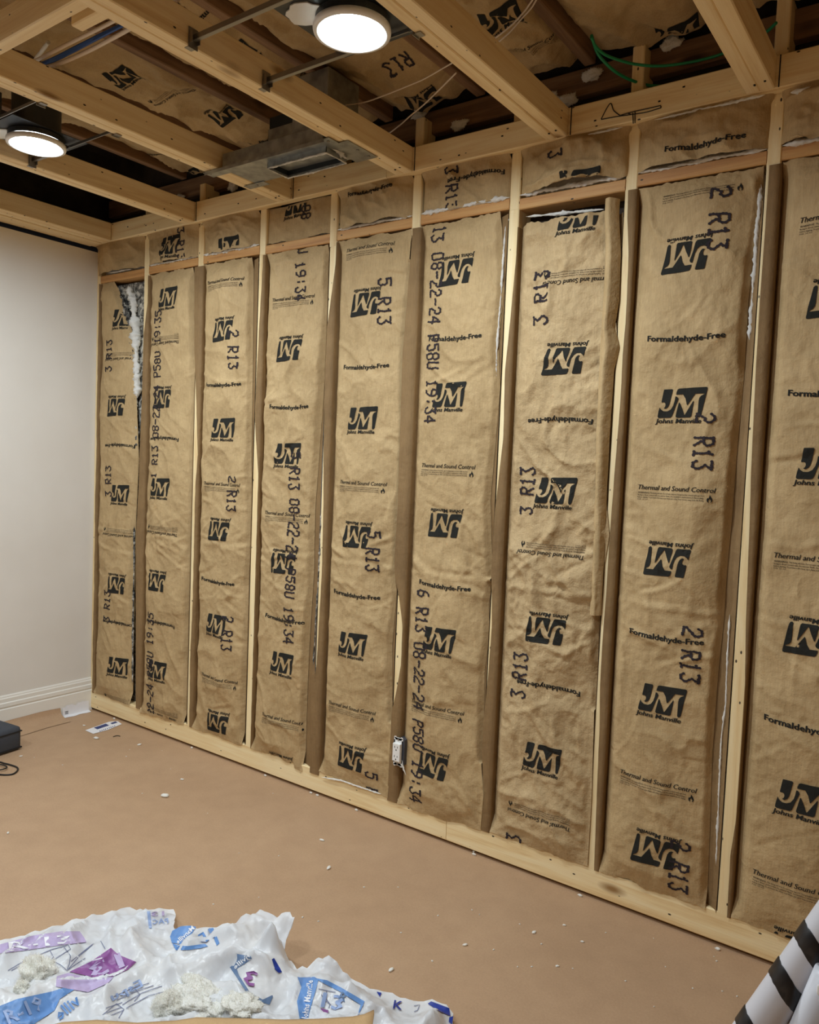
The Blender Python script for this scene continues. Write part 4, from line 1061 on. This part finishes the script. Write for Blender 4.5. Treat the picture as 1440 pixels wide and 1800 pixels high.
# white printed strip leaning on the baseboard in the corner
lp = empty('printed_strip', (0.017, -0.09, 0.0)); tag(lp, 'white printed strip standing against the baseboard in the corner', 'paper')
rg = random.Random(5); bm = bmesh.new(); top = []; bot = []; ft = []
for q in range(13):
    y = 0.075 - 0.150 * q / 12
    bot.append(bm.verts.new((0.004, y, 0.004))); ft.append(bm.verts.new((0.030 + 0.004 * math.sin(q), y - 0.004, 0.0015)))
    top.append(bm.verts.new((0.0005, y, 0.052 + rg.uniform(-0.007, 0.007))))
for a, b, c, d in zip(bot, bot[1:], top, top[1:]): bm.faces.new((a, b, d, c))
for a, b, c, d in zip(bot, bot[1:], ft, ft[1:]): bm.faces.new((a, b, d, c))
from_bm('sheet', bm, 'paper_white', lp)
bm = bmesh.new()
for q in range(2):
    for j in range(6): boxbm(bm, (0.0050 - (0.022 - q * 0.011) * 0.075 + 0.0005, -0.060 + 0.003 * j, 0.022 - q * 0.009 + 0.002), (0.0006, 0.0018 - 0.0008 * (j % 2), 0.006))
from_bm('printed_code', bm, 'marker', lp)

# torn blue-and-white label on the floor
A = [at(150, 1284, 2, 0.0015), at(164, 1290, 2, 0.0015), at(190, 1283, 2, 0.0015), at(214, 1273, 2, 0.0015), at(207, 1268, 2, 0.0015), at(192, 1269, 2, 0.0015)]
ce = sum(A) / len(A); lb = empty('torn_label', tuple(ce)); tag(lb, 'torn white and blue printed label lying on the floor near the corner', 'label')
bm = bmesh.new(); f = bm.faces.new([bm.verts.new(tuple(q - ce)) for q in A]); ex = bmesh.ops.extrude_face_region(bm, geom=[f])
bmesh.ops.translate(bm, vec=(0, 0, 0.0012), verts=[q for q in ex['geom'] if isinstance(q, bmesh.types.BMVert)]); from_bm('sheet', bm, 'paper_white', lb)
bm = bmesh.new(); bm.faces.new([bm.verts.new(tuple(at(x, y, 2, 0.0032) - ce)) for x, y in ((165, 1279), (171, 1282), (192, 1275), (186, 1272))])
bm.faces.new([bm.verts.new(tuple(at(x, y, 2, 0.0032) - ce)) for x, y in ((194, 1271), (197, 1273), (207, 1270), (203, 1268))]); from_bm('blue_panel', bm, 'label_blue', lb)
bm = bmesh.new()
for q in range(9):
    x = 175 + q * 3.2; y = 1284.5 - q * 1.1
    bm.faces.new([bm.verts.new(tuple(at(x + dx, y + dy, 2, 0.0032) - ce)) for dx, dy in ((0, 0), (0.4 + (q % 3) * .4, 1.6), (1.9, 1.1), (1.6, -0.6))])
from_bm('printed_line', bm, 'label_blue', lb)

# charcoal case at the left edge with its cord
bm = bmesh.new(); boxbm(bm, (0, 0, 0.055), (0.28, 0.17, 0.11), None, 0.018)
cs = from_bm('tool_case', bm, 'fabric', None, True); cpt = at(12, 1325, 2, 0.0); cs.location = (cpt[0] - 0.135, cpt[1] - 0.03, 0.0); cs.rotation_euler = (0, 0, 0.12)
tag(cs, 'small charcoal fabric case cut off by the left edge on the floor', 'case')
bm = bmesh.new(); boxbm(bm, (0, 0, 0.012), (0.284, 0.174, 0.006), None, 0.002); boxbm(bm, (0, 0, 0.088), (0.284, 0.174, 0.005), None, 0.002); from_bm('zip_piping', bm, 'black', cs)
P = [at(x, y, 2, 0.004) for x, y in ((-30, 1352), (-5, 1340), (8, 1342), (20, 1345), (30, 1349), (31, 1354), (24, 1360), (12, 1362), (-5, 1361), (-30, 1358))]
tag(tube('power_cord', P, 0.0035, 'black', None, 8), 'looped black cord lying on the floor at the left edge', 'cord')
P = [at(x, y, 2, 0.010) for x, y in ((-30, 1348), (-6, 1344), (6, 1345), (12, 1348), (9, 1351), (-4, 1354), (-30, 1356))]
tag(tube('power_cord', P, 0.003, 'black', None, 8), 'inner loop of thinner black cord at the left edge', 'cord')

# crumbs of insulation and chips
big = [(290, 1401, 10, 'flat pale chip on the floor left of centre'), (578, 1527, 7, 'white lump of debris on the floor in front of the sixth batt'), (566, 1478, 6, 'small white debris flake just behind the white lump'),
       (688, 1706, 7, 'round white pebble of debris beside the plastic bag'), (818, 1662, 6, 'small white debris pebble right of the round one'), (169, 1299, 7, 'long pale scrap in front of the torn label'), (245, 1310, 5, 'pale chip of debris right of the torn label'),
       (148, 1276, 3.5, 'tiny white crumb between the printed strip and the label'), (939, 1640, 6, 'white fluffy debris tuft on the right half of the floor'), (992, 1627, 4, 'white crumb on the floor below the seventh batt'), (320, 1371, 4.5, 'white crumb on the floor below the third batt'),
       (37, 1330, 3.5, 'small pale crumb beside the black cord'), (14, 1465, 4, 'small white crumb at the left edge of the floor'), (1024, 1656, 4, 'pale sliver of debris below the eighth batt'), (980, 1699, 4, 'white crumb low on the right half of the floor'), (833, 1498, 5, 'white flake against the bottom plate joint')]
for i, (px, py, sz, lab) in enumerate(big):
    q = at(px, py, 2, 0.0); s_ = sz * np.linalg.norm(q - CP) / CF * 0.75
    o = clump('debris_crumb', (0, 0, 0), (s_, s_ * 0.55, s_ * 0.32), 'fluff', None, 2, 0.5, 200 + i); o.location = (q[0], q[1], s_ * 0.34); o.rotation_euler = (0, 0, RNG.uniform(0, 3))
    tag(o, lab, 'debris', 'debris on the floor')
small = [(222, 1330), (228, 1318), (285, 1320), (300, 1352), (60, 1332), (110, 1345), (250, 1395), (480, 1395), (365, 1430), (420, 1500), (490, 1505), (830, 1600), (843, 1608), (868, 1670), (914, 1625), (952, 1660), (1007, 1703), (1149, 1650), (1260, 1690), (1270, 1743), (1296, 1752), (1218, 1738), (1150, 1770), (1100, 1725), (910, 1700), (760, 1690), (705, 1640), (560, 1620), (532, 1613), (455, 1578), (375, 1590), (1065, 1640), (1255, 1682), (935, 1700), (1170, 1700), (640, 1560), (700, 1560), (770, 1610), (1400, 1763)]
src = clump('debris_crumb', (0, 0, 0), (0.0035, 0.0022, 0.0014), 'fluff', None, 1, 0.4, 300)
for i, (px, py) in enumerate(small):
    o = src if i == 0 else src.copy()
    if i: COL.objects.link(o)
    q = at(px, py, 2, 0.0); o.location = (q[0], q[1], 0.0012); s_ = RNG.uniform(0.6, 1.3); o.scale = (s_, s_, s_); o.rotation_euler = (0, 0, RNG.uniform(0, 6))
    tag(o, 'speck-sized pale crumb scattered on the brown floor paper', 'debris', 'tiny crumbs on the floor')
# a lost nail near the label
P = [at(199, 1295, 2, 0.002), at(206, 1293, 2, 0.002), at(211, 1294, 2, 0.003)]
tag(tube('bent_nail', P, 0.0018, 'black', None, 6), 'bent dark nail lying on the floor near the torn label', 'nail')
# bits squeezed from below the plate
PF = [(205, 1262), (345, 1312), (470, 1362), (548, 1393), (560, 1397), (632, 1421), (836, 1500), (1262, 1668), (1020, 1574)]
for i, (px, py) in enumerate(PF):
    q = at(px, py, 2, 0.003); o = clump('debris_crumb', (0, 0, 0), (0.008, 0.004, 0.004), 'fluff', None, 2, 0.5, 320 + i); o.location = (q[0], min(q[1], -0.006), 0.0035)
    tag(o, 'bit of white fluff at the foot of the bottom plate, %s from the white wall' % ORD[sorted(q[0] for q in PF).index(px)], 'debris', 'fluff along the bottom plate')

# ------------------------------------------------------------ plastic insulation bag
BO = [(-70, 1672, .02), (0, 1653, .025), (36, 1645, .02), (70, 1637, .025), (110, 1627, .03), (150, 1615, .03), (180, 1608, .03), (205, 1601, .035), (222, 1595, .03), (240, 1600, .03), (262, 1599, .02), (305, 1598, .02), (309, 1608, .015), (306, 1632, .03),
      (330, 1627, .05), (370, 1630, .055), (400, 1622, .065), (440, 1608, .09), (465, 1602, .11), (510, 1603, .13), (518, 1612, .13), (511, 1632, .11), (503, 1652, .08), (500, 1672, .05), (508, 1688, .035), (522, 1704, .03), (540, 1702, .04), (560, 1683, .06), (578, 1679, .07), (592, 1690, .06),
      (603, 1708, .04), (625, 1724, .025), (650, 1738, .02), (690, 1745, .02), (720, 1757, .02), (745, 1760, .02), (760, 1756, .03), (785, 1766, .03), (797, 1782, .02), (795, 1810, .02), (770, 1870, .02), (640, 1960, .03), (400, 2020, .03), (150, 2030, .03), (-60, 1960, .03), (-140, 1830, .03)]
BI = [(100, 1650, .055), (250, 1630, .045), (200, 1650, .075), (330, 1650, .095), (420, 1640, .11), (480, 1625, .15), (490, 1650, .10), (400, 1670, .085), (300, 1690, .03), (400, 1720, .035), (180, 1700, .065), (100, 1690, .06), (60, 1750, .08), (20, 1770, .10), (150, 1760, .07), (240, 1770, .05),
      (330, 1760, .05), (450, 1690, .09), (460, 1740, .075), (500, 1720, .06), (490, 1780, .05), (560, 1720, .075), (600, 1750, .06), (560, 1780, .05), (660, 1760, .05), (700, 1790, .045), (760, 1785, .05), (0, 1700, .05), (100, 1900, .05), (400, 1900, .05), (650, 1850, .05), (300, 1850, .05), (500, 1860, .05)]
bo = [at(x, y, 2, z) for x, y, z in BO]; bi = [at(x, y, 2, z) for x, y, z in BI]
ctrl = np.array(bo + bi)
def bag_h(x, y):
    d2 = (ctrl[:, 0] - x) ** 2 + (ctrl[:, 1] - y) ** 2 + 1e-6; w_ = 1 / d2 ** 1.6
    h = float((w_ * ctrl[:, 2]).sum() / w_.sum()); e = min(1.0, math.sqrt(d2[:len(bo)].min()) / 0.05)
    wx = x + 0.06 * noise.noise((x * 6, y * 6, 0)); wy = y + 0.06 * noise.noise((x * 6, y * 6, 5))
    h += e * (0.024 * (ridge(wx * 4.5, wy * 4.5, 1) ** 1.5 - 0.35) + 0.017 * (ridge(wx * 10 + 3, wy * 8, 4) ** 1.5 - 0.3) + 0.012 * (0.35 - abs(noise.noise((wx * 17, wy * 17, 2)))) + 0.006 * (0.3 - abs(noise.noise((wx * 38, wy * 38, 8)))) + 0.0025 * noise.noise((x * 80, y * 80, 3)))
    return max(h, 0.006)
poly = [Vector((q[0], q[1])) for q in bo]
# densify the outline
dens = []
for a, b in zip(poly, poly[1:] + poly[:1]):
    n = max(1, int((b - a).length / 0.012))
    for q in range(n):
        c = a.lerp(b, q / n); dens.append(c + (Vector((noise.noise((c.x * 60, c.y * 60, 0)), noise.noise((c.x * 60, c.y * 60, 7)))) * 0.004 if q else Vector((0, 0))))
xs = [q.x for q in dens]; ys = [q.y for q in dens]
pts = list(dens); st = 0.0065
gx = min(xs)
while gx < max(xs):
    gy = min(ys)
    while gy < max(ys):
        pts.append(Vector((gx + RNG.uniform(-.003, .003), gy + RNG.uniform(-.003, .003)))); gy += st
    gx += st
r_ = delaunay_2d_cdt(pts, [], [list(range(len(dens)))], 1, 1e-6)
bag = empty('plastic_bag', (2.0, -1.0, 0.0)); tag(bag, 'crumpled white translucent insulation bag with blue and purple print in the foreground', 'bag')
BL0 = np.array([2.0, -1.0, 0.0])
from_py('film_sheet', [(q[0] - 2.0, q[1] + 1.0, bag_h(q[0], q[1])) for q in r_[0]], [list(f) for f in r_[2]], 'film', bag, True)
# inner film layer seen under the folds
def bag_hit(px, py, lift=0.0022):
    z = 0.05
    for _ in range(14):
        P = at(px, py, 2, z); z = 0.5 * z + 0.5 * (bag_h(P[0], P[1]) + lift)
    return at(px, py, 2, z)
def bag_poly(name, polys, mat, step=3.0):
    bm = bmesh.new()
    for P in polys:
        r = delaunay_2d_cdt([Vector(q) for q in P], [], [list(range(len(P)))], 1, 1e-5)
        vv = [bm.verts.new((q[0], q[1], 0)) for q in r[0]]
        for f in r[2]:
            try: bm.faces.new([vv[i] for i in f])
            except ValueError: pass
    cut_grid(bm, step)
    bmesh.ops.triangulate(bm, faces=bm.faces)
    for v_ in bm.verts:
        P = bag_hit(v_.co.x, v_.co.y, bag_lift[0]); v_.co = tuple(P - BL0)
    return from_bm(name, bm, mat, bag, True)
bag_lift = [0.0022]
def bag_text(name, s, cx, cy, wdt, hgt, ang, mat, mirror=False, lift=0.0036, bold=0.02):
    V, F = text_geo(s, 1.0, 1.0, bold, 0, 0, 1, 0)
    c, q = math.cos(ang), math.sin(ang); out = []
    for x, y in V:
        if mirror: x = -x
        X = x * wdt; Y = y * hgt
        out.append(bag_hit(cx + X * c + Y * q, cy + X * q - Y * c, lift) - BL0)
    me = from_py(name, out, F, mat, bag); return me
R_ = math.radians
bag_poly('purple_print', [[(0, 1660), (60, 1644), (108, 1637), (140, 1637), (148, 1648), (152, 1656), (110, 1661), (40, 1671), (0, 1676)]], 'purple_pale')
bag_text('print_lettering', 'R-13', 70, 1656, 110, 16, R_(-8), 'paper_white', False)
bag_poly('purple_print', [[(122, 1708), (160, 1690), (195, 1666), (208, 1678), (240, 1691), (225, 1704), (200, 1716), (165, 1718)]], 'purple')
bag_text('print_lettering', '13', 186, 1697, 62, 26, R_(-22), 'purple_pale', True)
bag_poly('purple_print', [[(100, 1716), (120, 1710), (165, 1720), (200, 1717), (190, 1728), (155, 1744), (120, 1738), (98, 1734)]], 'purple_pale')
bag_poly('blue_print', [[(299, 1646), (303, 1636), (318, 1628), (335, 1627), (345, 1629), (330, 1652), (318, 1660), (302, 1657)], [(303, 1658), (309, 1670), (330, 1670), (352, 1667), (366, 1663), (360, 1659), (330, 1663), (314, 1662)], [(369, 1632), (375, 1631), (386, 1658), (381, 1662)]], 'blue_ink')
bag_text('print_lettering', 'Manville', 325, 1643, 40, 8, R_(-42), 'paper_white', True)
bag_text('print_lettering', '15', 362, 1645, 26, 18, R_(-30), 'blue_ink', True)
bag_poly('blue_print', [[(403, 1690), (406, 1680), (413, 1676), (441, 1681), (443, 1686), (416, 1703), (420, 1714), (440, 1745), (462, 1757), (479, 1749), (480, 1752), (474, 1766), (458, 1761), (436, 1748), (412, 1712), (404, 1700)]], 'blue_grey')
bag_text('print_lettering', 'nville', 424, 1690, 34, 8, R_(-38), 'paper_white', True)
bag_text('print_lettering', '3', 440, 1718, 22, 26, R_(20), 'purple', True)
bag_poly('blue_print', [[(523, 1717), (528, 1718), (553, 1717), (560, 1722), (556, 1738), (545, 1775), (541, 1792), (527, 1790), (522, 1760), (530, 1735)], [(553, 1719), (575, 1723), (600, 1736), (641, 1760), (638, 1768), (628, 1788), (634, 1766), (596, 1742), (570, 1729)]], 'blue_ink')
bag_text('print_lettering', 'Johns Manville', 540, 1757, 70, 11, R_(-82), 'paper_white', False)
bag_text('print_lettering', '1', 568, 1785, 14, 24, R_(15), 'purple', False)
bag_text('print_lettering', '13', 585, 1760, 38, 26, R_(12), 'blue_pale', False)
bag_text('print_lettering', 'R', 604, 1752, 14, 14, R_(30), 'blue_grey', False)
bag_poly('blue_print', [[(0, 1768), (30, 1756), (90, 1743), (116, 1735), (130, 1740), (105, 1756), (96, 1776), (60, 1800), (-20, 1806), (-30, 1780)]], 'blue_ink')
bag_text('print_lettering', 'R-19', 42, 1774, 70, 26, R_(-24), 'blue_pale', False)
bag_text('print_lettering', 'ville', 118, 1770, 50, 20, R_(-40), 'blue_ink', True)
bag_text('print_lettering', 'Espu', 222, 1740, 60, 14, R_(-26), 'blue_pale', True)
bag_text('print_lettering', '13', 277, 1606, 24, 8, R_(-4), 'purple_pale', True)
bag_text('print_lettering', 'PAC', 282, 1619, 28, 9, R_(-4), 'blue_pale', True)
bag_poly('blue_print', [[(258, 1599), (264, 1600), (267, 1631), (262, 1632)]], 'blue_pale')
bag_text('print_lettering', 'K', 700, 1766, 16, 15, R_(10), 'blue_deep', False)
for P in ([(662, 1743), (671, 1745), (668, 1752)], [(758, 1760), (790, 1772), (792, 1786), (770, 1776), (752, 1764)], [(790, 1788), (797, 1786), (795, 1800), (789, 1796)], [(478, 1686), (482, 1684), (493, 1703), (496, 1709), (490, 1710), (484, 1705)]):
    bag_poly('blue_print', [P], 'blue_deep')
# fine line drawing of the printed batt illustration
def bag_line(P, w_=1.1, mat='line_ink'):
    vs = []; fs = []
    Q = []
    for a, b in zip(P, P[1:]):
        n = max(2, int(math.dist(a, b) / 4))
        Q += [(a[0] + (b[0] - a[0]) * k / n, a[1] + (b[1] - a[1]) * k / n) for k in range(n)]
    Q.append(P[-1])
    for i, q in enumerate(Q):
        a = Q[max(i - 1, 0)]; b = Q[min(i + 1, len(Q) - 1)]; L = math.dist(a, b) + 1e-6; nx, ny = -(b[1] - a[1]) / L * w_ / 2, (b[0] - a[0]) / L * w_ / 2
        vs += [bag_hit(q[0] + nx, q[1] + ny) - BL0, bag_hit(q[0] - nx, q[1] - ny) - BL0]
    for i in range(len(Q) - 1): fs.append((2 * i, 2 * i + 1, 2 * i + 3, 2 * i + 2))
    return vs, fs
LV = []; LF = []
for P in ([(56, 1684), (90, 1669), (120, 1661), (124, 1668), (96, 1686), (72, 1698), (56, 1684)], [(88, 1671), (94, 1682), (84, 1694)], [(112, 1664), (124, 1680), (122, 1694), (118, 1704)], [(92, 1688), (108, 1697), (118, 1706), (140, 1680), (165, 1658), (152, 1668), (125, 1690)], [(14, 1706), (44, 1688)], [(20, 1706), (48, 1690)],
          [(177, 1654), (185, 1668)], [(120, 1704), (150, 1684)], [(200, 1752), (230, 1738), (262, 1728)], [(206, 1758), (240, 1742), (270, 1732)], [(215, 1766), (250, 1745), (285, 1733)], [(222, 1772), (262, 1750), (300, 1740)], [(236, 1736), (246, 1748), (236, 1760)], [(180, 1784), (205, 1764), (218, 1774), (206, 1794)], [(186, 1772), (215, 1762)], [(188, 1780), (214, 1770)], [(192, 1786), (216, 1776)],
          [(560, 1738), (578, 1742), (590, 1744)], [(574, 1742), (574, 1756), (580, 1765), (578, 1772)], [(565, 1748), (571, 1758), (582, 1766)], [(728, 1768), (738, 1766), (734, 1776), (728, 1778)]):
    v_, f_ = bag_line(P); from_py('drawn_line', v_, f_, 'line_ink', bag)
# fibreglass left in the bag
for i, (px, py, s_, lab) in enumerate(((66, 1716, (0.042, 0.034, 0.03), 'round tuft of creamy fiberglass on the left of the plastic bag'), (345, 1762, (0.080, 0.050, 0.020), 'large tuft of creamy fiberglass in the middle of the plastic bag'), (295, 1778, (0.035, 0.03, 0.03), 'yellowish fiberglass tuft left of the large tuft on the bag'),
                                        (425, 1768, (0.048, 0.036, 0.014), 'flat fiberglass tuft right of the large tuft on the bag'), (38, 1740, (0.018, 0.015, 0.012), 'tiny fiberglass tuft below the round tuft on the bag'), (345, 1738, (0.06, 0.02, 0.015), 'thin wisp of fiberglass behind the large tuft on the bag'))):
    P = bag_hit(px, py)
    o = clump('fiberglass_tuft', (0, 0, 0), s_, 'fluff', None, 5, 0.55, 400 + i, 3.0); o.location = (P[0], P[1], P[2] + s_[2] * 0.35)
    tag(o, lab, 'insulation', 'fiberglass tufts on the plastic bag')
# kraft sheet edge at the very bottom
vs = []; fs = []
top = [(60, 1812), (110, 1800), (170, 1796), (240, 1801), (310, 1797), (345, 1791.5), (420, 1793), (500, 1795.5), (560, 1794), (620, 1790), (640, 1786), (658, 1778)]
for x, y in top:
    a = at(x, y, 2, 0.085); b = at(x - 8, y + 60, 2, 0.105); c = at(x - 20, y + 170, 2, 0.10); a2 = at(x, y + 5, 2, 0.092)
    vs += [tuple(a), tuple(a2), tuple(b), tuple(c)]
for j in range(len(top) - 1):
    for i in range(3): fs.append((j * 4 + i, (j + 1) * 4 + i, (j + 1) * 4 + i + 1, j * 4 + i + 1))
o = from_py('kraft_sheet', vs, fs, 'cardboard', None, True); sm = o.modifiers.new('thick', 'SOLIDIFY'); sm.thickness = 0.004
tag(o, 'edge of a brown kraft sheet lying over the bag at the bottom of the photo', 'paper')

# ------------------------------------------------------------ pale grey stand legs with black tape bands
def ray(px, py, d):
    v_ = np.array([(px - 720) / CF, -(py - 900) / CF, 1.0]) @ CR
    return CP + v_ * d
P0 = ray(1327, 1812, 1.08); P1 = ray(1466, 1617, 1.02)
dr = (P1 - P0) / np.linalg.norm(P1 - P0)
tf = -P0[2] / dr[2]; F0 = P0 + dr * (tf + 0.01)
st_ = empty('stand', tuple(F0)); tag(st_, 'pale grey tubular stand legs wrapped in black tape bands at the lower right', 'stand')
def seg(name, a, b, r, mat, par, sides=28, torn=False):
    X = Vector(b) - Vector(a); L = X.length; X.normalize(); Y = X.orthogonal().normalized(); Z = X.cross(Y)
    bm = bmesh.new(); rings = []
    for q in range(5):
        rings.append([bm.verts.new(Vector(a) + X * (L * q / 4 + (0.008 * noise.noise((k * 1.7, q // 4 * 9.0, L * 50)) * (1 if q in (0, 4) else 0) if torn else 0)) + (Y * math.cos(2 * math.pi * k / sides) + Z * math.sin(2 * math.pi * k / sides)) * r) for k in range(sides)])
    for p_, q_ in zip(rings, rings[1:]):
        for k in range(sides): bm.faces.new((p_[k], p_[(k + 1) % sides], q_[(k + 1) % sides], q_[k]))
    if not torn: bm.faces.new(rings[0]); bm.faces.new(rings[-1][::-1])
    bmesh.ops.translate(bm, vec=-Vector(par.location), verts=bm.verts)
    return from_bm(name, bm, mat, par, True)
RT = 0.0255
leg = seg('leg', F0, P0 + dr * 0.75, RT, 'greypaint', st_)
Yv = Vector(dr).orthogonal().normalized()
def band(center, wid, r, tilt):
    X = Vector(dr); side = Vector(CR[0]); side = (side - X * side.dot(X)).normalized(); Z = X.cross(side)
    bm = bmesh.new(); rings = []; S = 36
    for q in (0, 1, 2, 3):
        rr = r + (0.0012 if q in (1, 2) else 0.0004)
        row = []
        for k in range(S):
            an = 2 * math.pi * k / S; off_ = (-wid / 2 + wid * (0, 0.04, 0.96, 1)[q]) + tilt * math.cos(an) + (0.003 * noise.noise((k * 0.9, q * 3.0, wid * 90)))
            row.append(bm.verts.new(Vector(center) + X * off_ + (side * math.cos(an) + Z * math.sin(an)) * rr))
        rings.append(row)
    for p_, q_ in zip(rings, rings[1:]):
        for k in range(S): bm.faces.new((p_[k], p_[(k + 1) % S], q_[(k + 1) % S], q_[k]))
    bmesh.ops.translate(bm, vec=-Vector(st_.location), verts=bm.verts)
    return from_bm('tape_band', bm, 'tape', st_, True)
for d, wd in ((-0.004, 0.028), (0.090, 0.028), (0.158, 0.028)):
    band(P0 + dr * d, wd, RT, -0.015)
Q0 = ray(1416, 1815, 1.03); Q1 = ray(1452, 1735, 1.0); dq = (Q1 - Q0) / np.linalg.norm(Q1 - Q0); tq = -Q0[2] / dq[2]
seg('leg', Q0 + dq * tq, Q1 + dq * 0.02, 0.020, 'greypaint', st_)
K0 = ray(1436, 1728, 1.0)
bm = bmesh.new(); boxbm(bm, Vector(K0) - Vector(st_.location) + Vector((0.01, 0, 0)), (0.016, 0.030, 0.014), None, 0.003); from_bm('clamp', bm, 'white', st_)
